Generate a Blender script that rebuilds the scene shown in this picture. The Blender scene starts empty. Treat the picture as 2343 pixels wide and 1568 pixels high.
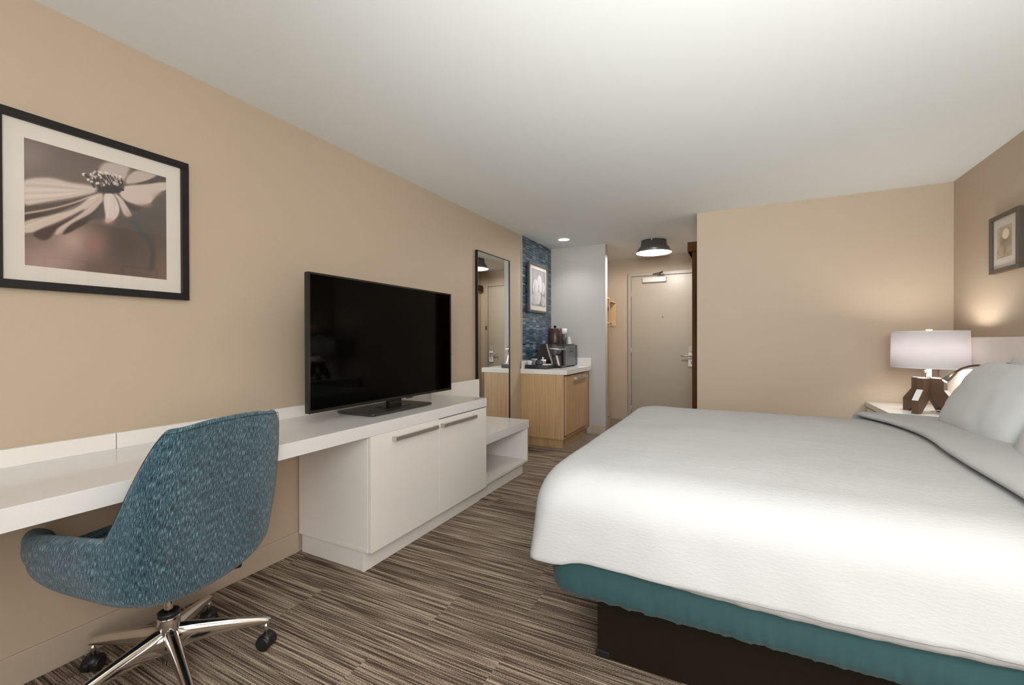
import bpy, bmesh, math, random
import numpy as np
from mathutils import Vector, Matrix, noise as mnoise
random.seed(7)
S = bpy.context.scene
COL = S.collection
PI = math.pi

# ------------------------------------------------------------------ camera, world, lights, exposure
FPX = 1008.0975
cam = bpy.data.cameras.new('camera')
cam.sensor_width = 36.0
cam.lens = 36.0 * FPX / 2343.0
cam.clip_start = 0.02
camo = bpy.data.objects.new('camera', cam)
COL.objects.link(camo)
_F = Vector((-0.45691361, 0.88950028, -0.00438294)).normalized()
_R0 = Vector((_F.y, -_F.x, 0)).normalized()
_U0 = _R0.cross(_F)
_rl = math.radians(-0.1491)
_R = _R0 * math.cos(_rl) + _U0 * math.sin(_rl)
_U = -_R0 * math.sin(_rl) + _U0 * math.cos(_rl)
camo.matrix_world = Matrix(((_R.x, _U.x, -_F.x, 2.25355), (_R.y, _U.y, -_F.y, 0.0), (_R.z, _U.z, -_F.z, 1.21088), (0, 0, 0, 1)))
S.camera = camo

S.view_settings.view_transform = 'Standard'
S.view_settings.look = 'None'
S.view_settings.gamma = 1.0
S.view_settings.use_curve_mapping = False
S.view_settings.exposure = 0.22

W = bpy.data.worlds.new('world'); S.world = W; W.use_nodes = True
W.node_tree.nodes['Background'].inputs[0].default_value = (0.75, 0.85, 1.0, 1)
W.node_tree.nodes['Background'].inputs[1].default_value = 1.0

def area_light(name, loc, target, sx, sy, power, col, spread=180):
    l = bpy.data.lights.new(name, 'AREA'); l.shape = 'RECTANGLE'; l.size = sx; l.size_y = sy
    l.energy = power; l.color = col; l.spread = math.radians(spread)
    o = bpy.data.objects.new(name, l); COL.objects.link(o); o.location = loc
    o.rotation_euler = (Vector(target) - Vector(loc)).to_track_quat('-Z', 'Y').to_euler()
    return o
def point_light(name, loc, power, col, rad=0.05):
    l = bpy.data.lights.new(name, 'POINT'); l.energy = power; l.color = col; l.shadow_soft_size = rad
    o = bpy.data.objects.new(name, l); COL.objects.link(o); o.location = loc
    return o

# fill light added behind the camera, tinted like daylight
area_light('rear_fill', (1.95, -2.93, 1.30), (1.95, 3.0, 1.55), 2.9, 1.7, 16, (0.93, 0.97, 1.0))
# soft fill added beside the camera to brighten the desk side
area_light('side_fill', (3.45, -0.6, 1.25), (0.4, 2.2, 0.4), 0.9, 0.9, 30, (1.0, 0.95, 0.90))
area_light('ceiling_fill', (2.6, -0.5, 1.85), (2.2, 1.6, 2.44), 0.9, 0.9, 34, (0.95, 0.98, 1.0))  # added fill aimed upward to brighten the ceiling
area_light('forward_fill', (2.35, -0.5, 1.55), (1.6, 5.4, 2.48), 0.6, 0.6, 13, (0.95, 0.98, 1.0), 80)  # added fill for the far ceiling and walls

# ------------------------------------------------------------------ materials
MATS = {}
def lin(c):
    c = c / 255.0
    return c / 12.92 if c <= 0.04045 else ((c + 0.055) / 1.055) ** 2.4
def srgb(r, g, b): return (lin(r), lin(g), lin(b), 1.0)

def mat(name, col, rough=0.5, metal=0.0, spec=0.5, coat=0.0, bump=None, var=None, sheen=0.0):
    """plain principled with optional noise bump (scale,strength) and slight tone variation (scale,amount)"""
    m = bpy.data.materials.new(name); m.use_nodes = True
    nt = m.node_tree; b = nt.nodes['Principled BSDF']
    b.inputs['Base Color'].default_value = col
    b.inputs['Roughness'].default_value = rough
    b.inputs['Metallic'].default_value = metal
    b.inputs['Specular IOR Level'].default_value = spec
    b.inputs['Coat Weight'].default_value = coat
    b.inputs['Coat Roughness'].default_value = 0.06
    b.inputs['Sheen Weight'].default_value = sheen
    if bump or var:
        tc = nt.nodes.new('ShaderNodeTexCoord')
    if bump:
        n = nt.nodes.new('ShaderNodeTexNoise'); n.inputs['Scale'].default_value = bump[0]
        n.inputs['Detail'].default_value = 4
        nt.links.new(tc.outputs['Object'], n.inputs['Vector'])
        bp = nt.nodes.new('ShaderNodeBump'); bp.inputs['Strength'].default_value = bump[1]
        bp.inputs['Distance'].default_value = 0.004
        nt.links.new(n.outputs['Fac'], bp.inputs['Height'])
        nt.links.new(bp.outputs['Normal'], b.inputs['Normal'])
    if var:
        n = nt.nodes.new('ShaderNodeTexNoise'); n.inputs['Scale'].default_value = var[0]
        n.inputs['Detail'].default_value = 3
        nt.links.new(tc.outputs['Object'], n.inputs['Vector'])
        mx = nt.nodes.new('ShaderNodeMix'); mx.data_type = 'RGBA'
        a = var[1]
        mx.inputs['A'].default_value = tuple(c * (1 - a) for c in col[:3]) + (1,)
        mx.inputs['B'].default_value = tuple(min(1, c * (1 + a)) for c in col[:3]) + (1,)
        nt.links.new(n.outputs['Fac'], mx.inputs['Factor'])
        nt.links.new(mx.outputs['Result'], b.inputs['Base Color'])
    MATS[name] = m
    return m

def wood(name, c1, c2, rough=0.45, scale=(60, 60, 1.2), axis='OBJ', bump=0.05):
    m = bpy.data.materials.new(name); m.use_nodes = True
    nt = m.node_tree; b = nt.nodes['Principled BSDF']; b.inputs['Roughness'].default_value = rough
    tc = nt.nodes.new('ShaderNodeTexCoord'); mp = nt.nodes.new('ShaderNodeMapping')
    mp.inputs['Scale'].default_value = scale
    n = nt.nodes.new('ShaderNodeTexNoise'); n.inputs['Scale'].default_value = 1.0; n.inputs['Detail'].default_value = 5
    n.inputs['Roughness'].default_value = 0.6
    cr = nt.nodes.new('ShaderNodeValToRGB')
    cr.color_ramp.elements[0].position = 0.3; cr.color_ramp.elements[0].color = c1
    cr.color_ramp.elements[1].position = 0.7; cr.color_ramp.elements[1].color = c2
    nt.links.new(tc.outputs['Object'], mp.inputs['Vector']); nt.links.new(mp.outputs['Vector'], n.inputs['Vector'])
    nt.links.new(n.outputs['Fac'], cr.inputs['Fac']); nt.links.new(cr.outputs['Color'], b.inputs['Base Color'])
    bp = nt.nodes.new('ShaderNodeBump'); bp.inputs['Strength'].default_value = bump; bp.inputs['Distance'].default_value = 0.002
    nt.links.new(n.outputs['Fac'], bp.inputs['Height']); nt.links.new(bp.outputs['Normal'], b.inputs['Normal'])
    MATS[name] = m
    return m

def emis(name, col, strength):
    m = bpy.data.materials.new(name); m.use_nodes = True
    b = m.node_tree.nodes['Principled BSDF']
    b.inputs['Base Color'].default_value = (0.8, 0.8, 0.8, 1)
    b.inputs['Emission Color'].default_value = col; b.inputs['Emission Strength'].default_value = strength
    MATS[name] = m
    return m

mat('wall_paint', (0.49, 0.388, 0.285, 1), 0.55, bump=(220, 0.10), spec=0.35)
mat('wall_paint_light', (0.49, 0.47, 0.435, 1), 0.5, bump=(220, 0.08), spec=0.4)
mat('ceiling_paint', (0.84, 0.87, 0.855, 1), 0.8, bump=(150, 0.05), spec=0.2)
mat('baseboard_vinyl', (0.48, 0.39, 0.30, 1), 0.45)
mat('white_laminate', (0.80, 0.755, 0.70, 1), 0.32, spec=0.5)
mat('white_top', (0.72, 0.70, 0.68, 1), 0.16, spec=0.55, var=(2.5, 0.03))
mat('gap_dark', (0.03, 0.025, 0.02, 1), 0.8)
mat('door_paint', (0.39, 0.33, 0.255, 1), 0.35)
mat('door_frame_paint', (0.39, 0.33, 0.265, 1), 0.35)
mat('brushed_nickel', (0.58, 0.55, 0.51, 1), 0.42, 0.85)
mat('chrome', (0.72, 0.69, 0.66, 1), 0.10, 1.0)
mat('black_plastic', (0.012, 0.012, 0.012, 1), 0.42)
mat('black_gloss', (0.004, 0.004, 0.004, 1), 0.05, spec=0.5)
mat('tv_screen', (0.0004, 0.0004, 0.0004, 1), 0.04, spec=0.10)
mat('tv_bezel', (0.012, 0.011, 0.009, 1), 0.22)
mat('tv_stand', (0.022, 0.022, 0.020, 1), 0.28)
mat('frame_black', (0.010, 0.008, 0.0075, 1), 0.45, spec=0.3)
mat('frame_brown', (0.085, 0.060, 0.043, 1), 0.4)
mat('frame_grey', (0.07, 0.07, 0.072, 1), 0.4)
mat('mat_board', (0.70, 0.635, 0.56, 1), 0.8)
mat('bed_linen', (0.50, 0.50, 0.495, 1), 0.95, sheen=0.0, spec=0.08)
mat('pillow_cotton', (0.60, 0.605, 0.60, 1), 0.85, bump=(14, 0.25), sheen=0.1, spec=0.2)
mat('teal_cover', (0.020, 0.072, 0.076, 1), 0.75, bump=(120, 0.08), sheen=0.1)
mat('bed_base_brown', (0.013, 0.009, 0.0045, 1), 0.6, var=(3, 0.2), spec=0.15)
mat('lamp_wood', (0.105, 0.062, 0.038, 1), 0.42, var=(20, 0.15))
mat('lamp_edge_white', (0.70, 0.69, 0.68, 1), 0.4)
mat('quartz', (0.74, 0.71, 0.67, 1), 0.22, var=(9, 0.05))
mat('lamp_metal', (0.16, 0.155, 0.15, 1), 0.38, 0.75)
mat('lamp_inner', (0.75, 0.70, 0.64, 1), 0.45)
mat('closer_silver', (0.48, 0.44, 0.40, 1), 0.45, 0.3)
mat('paper_white', (0.78, 0.77, 0.76, 1), 0.7)
mat('paper_red', (0.35, 0.05, 0.05, 1), 0.7)
mat('coffee_black', (0.016, 0.013, 0.012, 1), 0.25)
mat('coffee_silver', (0.42, 0.37, 0.34, 1), 0.35, 0.7)
mat('bucket_brown', (0.050, 0.026, 0.018, 1), 0.35)
mat('microwave_grey', (0.09, 0.095, 0.095, 1), 0.22, spec=0.5)
mat('microwave_dark', (0.02, 0.019, 0.018, 1), 0.3)
mat('cup_brown', (0.28, 0.17, 0.12, 1), 0.6)
mat('cup_blue', (0.05, 0.075, 0.10, 1), 0.2)
mat('cup_clear', (0.55, 0.60, 0.66, 1), 0.15)
mat('grout', (0.11, 0.14, 0.17, 1), 0.6)
mat('metal_trim', (0.55, 0.49, 0.43, 1), 0.3, 0.6)
mat('glass_curtain', (0.75, 0.74, 0.72, 1), 0.9)
mat('seam_dark', (0.012, 0.022, 0.028, 1), 0.8)
mat('silver_neck', (0.8, 0.78, 0.76, 1), 0.3, 0.3)
mat('gooseneck_brown', (0.11, 0.065, 0.045, 1), 0.3, 0.7)
mat('reading_head', (0.50, 0.45, 0.38, 1), 0.25, 0.9)
mat('grey_fabric', (0.75, 0.74, 0.72, 1), 0.8)
mat('headboard_laminate', (0.82, 0.74, 0.68, 1), 0.45)
wood('oak', srgb(172, 137, 98), srgb(200, 166, 124), 0.45, (70, 70, 1.5))
wood('oak_end', srgb(160, 126, 88), srgb(188, 154, 112), 0.5, (70, 70, 1.5))
wood('walnut', srgb(56, 35, 16), srgb(84, 55, 28), 0.7, (50, 50, 1.5))
MATS['walnut'].node_tree.nodes['Principled BSDF'].inputs['Specular IOR Level'].default_value = 0.08
wood('vinyl_plank', srgb(118, 104, 92), srgb(152, 138, 124), 0.4, (2.5, 40, 40))
emis('bulb_warm', (1.0, 0.86, 0.74, 1), 1.6)
emis('downlight_glow', (1.0, 0.96, 0.88, 1), 16)
emis('reading_bulb', (1.0, 0.75, 0.35, 1), 25)
for i, c in enumerate([(44, 62, 82), (62, 82, 100), (84, 102, 118), (106, 124, 138), (128, 146, 158), (72, 88, 98), (94, 106, 116)]):
    mat('mosaic_%d' % i, srgb(*c), 0.16, spec=0.7)

# mirror
m = mat('mirror_glass', (0.86, 0.88, 0.86, 1), 0.01, 1.0)

# picture glazing: clear pane = transparent + fresnel reflection
def glazing(name, tint=0.96):
    m = bpy.data.materials.new(name); m.use_nodes = True; nt = m.node_tree
    nt.nodes.remove(nt.nodes['Principled BSDF'])
    out = nt.nodes['Material Output']
    t = nt.nodes.new('ShaderNodeBsdfTransparent'); t.inputs[0].default_value = (tint, tint, tint, 1)
    g = nt.nodes.new('ShaderNodeBsdfGlossy'); g.inputs['Roughness'].default_value = 0.02
    fr = nt.nodes.new('ShaderNodeFresnel'); ge = nt.nodes.new('ShaderNodeNewGeometry'); mi = nt.nodes.new('ShaderNodeMapRange')
    mi.inputs['To Min'].default_value = 1.5; mi.inputs['To Max'].default_value = 1 / 1.5
    nt.links.new(ge.outputs['Backfacing'], mi.inputs['Value']); nt.links.new(mi.outputs[0], fr.inputs['IOR'])
    mx = nt.nodes.new('ShaderNodeMixShader')
    nt.links.new(fr.outputs[0], mx.inputs[0]); nt.links.new(t.outputs[0], mx.inputs[1]); nt.links.new(g.outputs[0], mx.inputs[2])
    nt.links.new(mx.outputs[0], out.inputs['Surface'])
    MATS[name] = m
glazing('clear_glass')

# lamp shade : translucent fabric
def shade_mat():
    m = bpy.data.materials.new('lamp_shade_fabric'); m.use_nodes = True; nt = m.node_tree
    nt.nodes.remove(nt.nodes['Principled BSDF']); out = nt.nodes['Material Output']
    d = nt.nodes.new('ShaderNodeBsdfDiffuse'); d.inputs[0].default_value = (0.80, 0.78, 0.78, 1)
    t = nt.nodes.new('ShaderNodeBsdfTranslucent'); t.inputs[0].default_value = (0.50, 0.47, 0.475, 1)
    mx = nt.nodes.new('ShaderNodeMixShader'); mx.inputs[0].default_value = 0.5
    nt.links.new(d.outputs[0], mx.inputs[1]); nt.links.new(t.outputs[0], mx.inputs[2])
    nt.links.new(mx.outputs[0], out.inputs['Surface']); MATS['lamp_shade_fabric'] = m
shade_mat()

# attribute print
def print_mat():
    m = bpy.data.materials.new('printed_paper'); m.use_nodes = True; nt = m.node_tree
    b = nt.nodes['Principled BSDF']; b.inputs['Roughness'].default_value = 0.6
    a = nt.nodes.new('ShaderNodeAttribute'); a.attribute_name = 'ink'
    nt.links.new(a.outputs['Color'], b.inputs['Base Color']); MATS['printed_paper'] = m
print_mat()

# coverlet with a fine woven crinkle
def linen_mat():
    m = MATS['bed_linen']; nt = m.node_tree; b = nt.nodes['Principled BSDF']
    tc = nt.nodes.new('ShaderNodeTexCoord')
    mp = nt.nodes.new('ShaderNodeMapping'); mp.inputs['Scale'].default_value = (55, 200, 160)
    n = nt.nodes.new('ShaderNodeTexNoise'); n.inputs['Scale'].default_value = 1; n.inputs['Detail'].default_value = 3
    n2 = nt.nodes.new('ShaderNodeTexNoise'); n2.inputs['Scale'].default_value = 5; n2.inputs['Detail'].default_value = 3
    ad = nt.nodes.new('ShaderNodeMath'); ad.operation = 'MULTIPLY_ADD'; ad.inputs[1].default_value = 4.0
    nt.links.new(tc.outputs['Object'], mp.inputs['Vector']); nt.links.new(mp.outputs['Vector'], n.inputs['Vector'])
    nt.links.new(tc.outputs['Object'], n2.inputs['Vector'])
    nt.links.new(n2.outputs['Fac'], ad.inputs[0]); nt.links.new(n.outputs['Fac'], ad.inputs[2])
    bp = nt.nodes.new('ShaderNodeBump'); bp.inputs['Strength'].default_value = 0.35; bp.inputs['Distance'].default_value = 0.003
    nt.links.new(ad.outputs[0], bp.inputs['Height']); nt.links.new(bp.outputs['Normal'], b.inputs['Normal'])
linen_mat()

# striped loop-pile carpet planks (stripes run along X)
def carpet_mat():
    m = bpy.data.materials.new('striped_carpet'); m.use_nodes = True; nt = m.node_tree
    b = nt.nodes['Principled BSDF']; b.inputs['Roughness'].default_value = 0.95; b.inputs['Specular IOR Level'].default_value = 0.1
    N = nt.nodes.new; L = nt.links.new
    def M(op, a, bb=None, c=None):
        n = N('ShaderNodeMath'); n.operation = op
        for i, v in enumerate((a, bb, c)):
            if v is None: continue
            if isinstance(v, (int, float)): n.inputs[i].default_value = v
            else: L(v, n.inputs[i])
        return n.outputs[0]
    tc = N('ShaderNodeTexCoord'); sp = N('ShaderNodeSeparateXYZ'); L(tc.outputs['Object'], sp.inputs[0])
    X, Y = sp.outputs[0], sp.outputs[1]
    row = M('FLOOR', M('DIVIDE', Y, 0.25))
    wr = N('ShaderNodeTexWhiteNoise'); wr.noise_dimensions = '1D'; L(row, wr.inputs['W'])
    col = M('FLOOR', M('ADD', X, M('MULTIPLY', wr.outputs['Value'], 1.0)))
    cmb = N('ShaderNodeCombineXYZ'); L(row, cmb.inputs[0]); L(col, cmb.inputs[1])
    wp = N('ShaderNodeTexWhiteNoise'); wp.noise_dimensions = '2D'; L(cmb.outputs[0], wp.inputs['Vector'])
    off = M('MULTIPLY', wp.outputs['Value'], 40.0)
    # stripes
    c1 = N('ShaderNodeCombineXYZ'); L(M('MULTIPLY', X, 2.3), c1.inputs[0]); L(M('MULTIPLY', Y, 150.0), c1.inputs[1]); L(off, c1.inputs[2])
    n1 = N('ShaderNodeTexNoise'); n1.inputs['Scale'].default_value = 1; n1.inputs['Detail'].default_value = 2.0; n1.inputs['Roughness'].default_value = 0.6
    L(c1.outputs[0], n1.inputs['Vector'])
    c2 = N('ShaderNodeCombineXYZ'); L(M('MULTIPLY', X, 1.3), c2.inputs[0]); L(M('MULTIPLY', Y, 22.0), c2.inputs[1]); L(off, c2.inputs[2])
    n2 = N('ShaderNodeTexNoise'); n2.inputs['Scale'].default_value = 1; n2.inputs['Detail'].default_value = 1.0
    L(c2.outputs[0], n2.inputs['Vector'])
    # loops along the yarn
    c3 = N('ShaderNodeCombineXYZ'); L(M('MULTIPLY', X, 170.0), c3.inputs[0]); L(M('MULTIPLY', Y, 330.0), c3.inputs[1])
    n3 = N('ShaderNodeTexNoise'); n3.inputs['Scale'].default_value = 1; n3.inputs['Detail'].default_value = 1.0
    L(c3.outputs[0], n3.inputs['Vector'])
    f = M('ADD', M('MULTIPLY', M('SUBTRACT', n1.outputs['Fac'], 0.5), 2.3), M('MULTIPLY', M('SUBTRACT', n2.outputs['Fac'], 0.5), 0.5))
    f = M('ADD', f, M('MULTIPLY', M('SUBTRACT', n3.outputs['Fac'], 0.5), 0.95))
    f = M('ADD', f, M('MULTIPLY', M('SUBTRACT', wp.outputs['Value'], 0.5), 0.10))
    f = M('ADD', f, 0.53)
    cr = N('ShaderNodeValToRGB'); e = cr.color_ramp.elements
    e[0].position = 0.12; e[0].color = srgb(74, 61, 50)
    e[1].position = 0.95; e[1].color = srgb(196, 180, 160)
    k = e.new(0.38); k.color = srgb(98, 83, 70)
    k = e.new(0.55); k.color = srgb(136, 119, 104)
    k = e.new(0.74); k.color = srgb(166, 149, 132)
    L(f, cr.inputs['Fac']); L(cr.outputs['Color'], b.inputs['Base Color'])
    bp = N('ShaderNodeBump'); bp.inputs['Strength'].default_value = 0.8; bp.inputs['Distance'].default_value = 0.004
    h = M('ADD', n3.outputs['Fac'], n1.outputs['Fac']); L(h, bp.inputs['Height']); L(bp.outputs['Normal'], b.inputs['Normal'])
    MATS['striped_carpet'] = m
carpet_mat()

# blue-teal slub tweed, driven by the shell's UV (metres)
def tweed_mat():
    m = bpy.data.materials.new('teal_tweed'); m.use_nodes = True; nt = m.node_tree
    b = nt.nodes['Principled BSDF']; b.inputs['Roughness'].default_value = 0.9; b.inputs['Specular IOR Level'].default_value = 0.15
    b.inputs['Sheen Weight'].default_value = 0.25; b.inputs['Sheen Roughness'].default_value = 0.5
    N = nt.nodes.new; L = nt.links.new
    uv = N('ShaderNodeUVMap'); uv.uv_map = 'UVMap'
    def ns(sx, sy, det=2.0):
        mp = N('ShaderNodeMapping'); mp.inputs['Scale'].default_value = (sx, sy, 1); L(uv.outputs[0], mp.inputs['Vector'])
        n = N('ShaderNodeTexNoise'); n.inputs['Scale'].default_value = 1; n.inputs['Detail'].default_value = det
        L(mp.outputs[0], n.inputs['Vector']); return n.outputs['Fac']
    def M(op, a, bb=None):
        n = N('ShaderNodeMath'); n.operation = op
        for i, v in enumerate((a, bb)):
            if v is None: continue
            if isinstance(v, (int, float)): n.inputs[i].default_value = v
            else: L(v, n.inputs[i])
        return n.outputs[0]
    base = ns(700, 700, 1.0); slub = ns(620, 48, 2.0); big = ns(9, 4, 2.0); cross = ns(120, 620, 1.0)
    f = M('ADD', M('MULTIPLY', M('SUBTRACT', base, 0.5), 1.0), M('MULTIPLY', M('SUBTRACT', slub, 0.5), 2.6))
    f = M('ADD', f, M('MULTIPLY', M('SUBTRACT', cross, 0.5), 0.55))
    f = M('ADD', f, M('MULTIPLY', M('SUBTRACT', big, 0.5), 0.3))
    f = M('ADD', f, 0.5)
    cr = N('ShaderNodeValToRGB'); e = cr.color_ramp.elements
    e[0].position = 0.10; e[0].color = srgb(24, 42, 52)
    e[1].position = 1.0; e[1].color = srgb(148, 172, 178)
    k = e.new(0.42); k.color = srgb(42, 67, 79)
    k = e.new(0.62); k.color = srgb(60, 90, 102)
    k = e.new(0.80); k.color = srgb(92, 124, 134)
    L(f, cr.inputs['Fac']); L(cr.outputs['Color'], b.inputs['Base Color'])
    bp = N('ShaderNodeBump'); bp.inputs['Strength'].default_value = 0.6; bp.inputs['Distance'].default_value = 0.002
    L(M('ADD', base, slub), bp.inputs['Height']); L(bp.outputs['Normal'], b.inputs['Normal'])
    MATS['teal_tweed'] = m
tweed_mat()

# ------------------------------------------------------------------ mesh builder
class MB:
    def __init__(s): s.v = []; s.f = []; s.sm = []; s.mi = []
    def add(s, vs, fs, smooth=False, mi=0):
        o = len(s.v); s.v += [tuple(p) for p in vs]
        for f in fs: s.f.append(tuple(i + o for i in f)); s.sm.append(smooth); s.mi.append(mi)
        return s
    def box(s, x0, x1, y0, y1, z0, z1, mi=0):
        return s.add([(x0, y0, z0), (x1, y0, z0), (x1, y1, z0), (x0, y1, z0), (x0, y0, z1), (x1, y0, z1), (x1, y1, z1), (x0, y1, z1)],
                     [(0, 3, 2, 1), (4, 5, 6, 7), (0, 1, 5, 4), (1, 2, 6, 5), (2, 3, 7, 6), (3, 0, 4, 7)], mi=mi)
    def prism(s, pts, ax, a0, a1, smooth=False):
        """extrude 2-D polygon pts along axis ax between a0,a1"""
        n = len(pts)
        def P(p, a):
            return {'x': (a, p[0], p[1]), 'y': (p[0], a, p[1]), 'z': (p[0], p[1], a)}[ax]
        vs = [P(p, a0) for p in pts] + [P(p, a1) for p in pts]
        fs = [tuple(range(n))[::-1], tuple(range(n, 2 * n))] + [(i, (i + 1) % n, n + (i + 1) % n, n + i) for i in range(n)]
        o = len(s.f); s.add(vs, fs)
        return s
    def lathe(s, prof, c=(0, 0, 0), n=40, axis='z', smooth=True, a0=0, a1=2 * PI):
        vs = []; fs = []
        for (r, h) in prof:
            for i in range(n):
                a = 2 * PI * i / n
                p = (r * math.cos(a), r * math.sin(a), h)
                if axis == 'x': p = (h, p[0], p[1])
                if axis == 'y': p = (p[0], h, p[1])
                vs.append((p[0] + c[0], p[1] + c[1], p[2] + c[2]))
        k = len(prof)
        for j in range(k - 1):
            for i in range(n):
                fs.append((j * n + i, j * n + (i + 1) % n, (j + 1) * n + (i + 1) % n, (j + 1) * n + i))
        return s.add(vs, fs, smooth)
    def tube(s, pts, r, n=10, smooth=True, caps=True):
        pts = [Vector(p) for p in pts]; rs = r if isinstance(r, (list, tuple)) else [r] * len(pts)
        vs = []; fs = []; up = None
        for i, p in enumerate(pts):
            t = (pts[min(i + 1, len(pts) - 1)] - pts[max(i - 1, 0)]).normalized()
            if up is None:
                up = Vector((0, 0, 1)) if abs(t.z) < 0.9 else Vector((1, 0, 0))
            a = t.cross(up).normalized(); b_ = a.cross(t).normalized(); up = b_
            for k in range(n):
                an = 2 * PI * k / n
                vs.append(p + (a * math.cos(an) + b_ * math.sin(an)) * rs[i])
        for i in range(len(pts) - 1):
            for k in range(n):
                fs.append((i * n + k, i * n + (k + 1) % n, (i + 1) * n + (k + 1) % n, (i + 1) * n + k))
        s.add(vs, fs, smooth)
        if caps:
            o = len(s.v) - len(vs)
            s.f.append(tuple(o + k for k in range(n))[::-1]); s.sm.append(False); s.mi.append(0)
            s.f.append(tuple(o + (len(pts) - 1) * n + k for k in range(n))); s.sm.append(False); s.mi.append(0)
        return s
    def grid(s, P, closed_u=False, smooth=True):
        """P[j][i] rows of points"""
        nj = len(P); ni = len(P[0]); fs = []
        for j in range(nj - 1):
            for i in range(ni if closed_u else ni - 1):
                fs.append((j * ni + i, j * ni + (i + 1) % ni, (j + 1) * ni + (i + 1) % ni, (j + 1) * ni + i))
        return s.add([p for r in P for p in r], fs, smooth)
    def build(s, name, material, parent=None, bevel=0.0, seg=2, subsurf=0, kind=None, label=None, local=False, weld=False):
        off = Vector((0, 0, 0))
        if parent is not None and not local:
            q = parent
            while q is not None: off += q.location; q = q.parent
        me = bpy.data.meshes.new(name)
        me.from_pydata([(v[0] - off.x, v[1] - off.y, v[2] - off.z) for v in s.v], [], s.f)
        me.polygons.foreach_set('use_smooth', s.sm)
        ms = material if isinstance(material, (list, tuple)) else [material]
        for k in ms: me.materials.append(MATS[k])
        if len(ms) > 1: me.polygons.foreach_set('material_index', s.mi)
        bm = bmesh.new(); bm.from_mesh(me)
        if weld: bmesh.ops.remove_doubles(bm, verts=bm.verts, dist=1e-5)
        bmesh.ops.recalc_face_normals(bm, faces=bm.faces)
        bm.to_mesh(me); bm.free()
        o = bpy.data.objects.new(name, me); COL.objects.link(o)
        if parent is not None: o.parent = parent
        if bevel > 0:
            b = o.modifiers.new('bevel', 'BEVEL'); b.width = bevel; b.segments = seg; b.limit_method = 'ANGLE'; b.angle_limit = math.radians(40)
            b.harden_normals = False
        if subsurf:
            u = o.modifiers.new('sub', 'SUBSURF'); u.levels = subsurf; u.render_levels = subsurf
        if kind: o['kind'] = kind
        if label: o['label'] = label
        return o

def thing(name, label, cat, loc=(0, 0, 0), rotz=0, group=None):
    o = bpy.data.objects.new(name, None); COL.objects.link(o); o.location = loc; o.rotation_euler = (0, 0, rotz)
    o.empty_display_size = 0.05
    tag(o, label, cat, group); return o
def tag(o, label, cat, group=None):
    o['label'] = label; o['category'] = cat
    if group: o['group'] = group
    return o
def B(*a): return MB().box(*a)

# ------------------------------------------------------------------ setting
H = 2.44
X5 = 3.7457; Y3 = 4.6265; X3 = 1.897; Y1 = 4.6306; Y2 = 5.5277; XW = 0.75; Y4 = 6.784; YR = -3.0
def st(name, mb, m, parent=None, **k): return mb.build(name, m, parent, kind='structure' if parent is None else None, **k)

floor = st('floor', B(-0.1, X5 + .1, YR - .1, Y4 + .1, -0.12, 0.0), 'striped_carpet')
st('ceiling', B(-0.1, X5 + .1, YR - .1, Y4 + .1, H, H + .1), 'ceiling_paint')
wl = st('wall_left', B(-0.1, 0.0, YR - .1, Y4 + .1, 0, H), 'wall_paint')
st('wall_right', B(X5, X5 + .1, YR - .1, Y4 + .1, 0, H), 'wall_paint')
st('wall_back', B(X3, X5, Y3, Y4, 0, H), 'wall_paint')
wp = st('wall_partition', B(0.0, XW, Y2, Y2 + .10, 0, H), 'wall_paint_light')
st('wall_end', B(0.0, X3, Y4, Y4 + .1, 0, H), 'wall_paint')
# unseen rear wall, window opening added for the fill light (x .5-3.4, z .45-2.15)
rw = MB().box(0, .5, YR - .1, YR, 0, H).box(3.4, X5, YR - .1, YR, 0, H).box(.5, 3.4, YR - .1, YR, 0, .45).box(.5, 3.4, YR - .1, YR, 2.15, H)
st('wall_rear', rw, 'wall_paint')
wn = MB()
for x0, x1 in ((.5, .55), (1.925, 1.975), (3.35, 3.4)): wn.box(x0, x1, YR - .08, YR - .02, .45, 2.15)
wn.box(.5, 3.4, YR - .08, YR - .02, .45, .5).box(.5, 3.4, YR - .08, YR - .02, 2.1, 2.15)
w1 = st('added_window_1', wn, 'white_laminate')
MB().add([(.55, YR - .05, .5), (3.35, YR - .05, .5), (3.35, YR - .05, 2.1), (.55, YR - .05, 2.1)], [(0, 1, 2, 3)]).build('pane', 'clear_glass', w1)
# baseboards
st('baseboard_left', B(0, .009, YR, 1.684, 0, .118), 'baseboard_vinyl', bevel=.003)
st('baseboard_back', B(X3, X5, Y3 - .009, Y3, 0, .118), 'baseboard_vinyl', bevel=.003)
st('baseboard_right', B(X5 - .009, X5, YR, .25, 0, .118), 'baseboard_vinyl', bevel=.003)
st('baseboard_partition', B(.56, XW, Y2 - .009, Y2, 0, .118), 'baseboard_vinyl', bevel=.003)
st('baseboard_end', B(0, .765, Y4 - .009, Y4, 0, .118), 'baseboard_vinyl', bevel=.003)
# corner beads (metal edge beside the mosaic, pale partition edge)
st('trim_1', B(0.0, .012, Y1 - .010, Y1, .883, H), 'metal_trim')
st('trim_2', B(0.0, .012, 4.30, 4.305, 0, 0.02), 'metal_trim') if False else None
# strip where carpet meets the planks, then the planks themselves
st('trim_2', B(.0, X3, 4.530, 4.560, 0, .006), 'vinyl_plank', bevel=.002)
y = 4.562; r = 0
planks = []
pm = B(0, 1.19, 0, .147, 0, .004)
first = None
while y < Y4 - .01:
    x = -0.6 + (r * 0.43) % 1.19
    if x > 0: x -= 1.19
    while x < X3:
        a, b = max(x, 0.0), min(x + 1.188, X3)
        if b - a > .03:
            o = B(a, b, y, min(y + .148, Y4), 0, .004 + random.uniform(0, .0006)).build('plank', 'vinyl_plank', floor)
            o.location = (0, 0, 0)
        x += 1.19
    y += .150; r += 1

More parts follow.
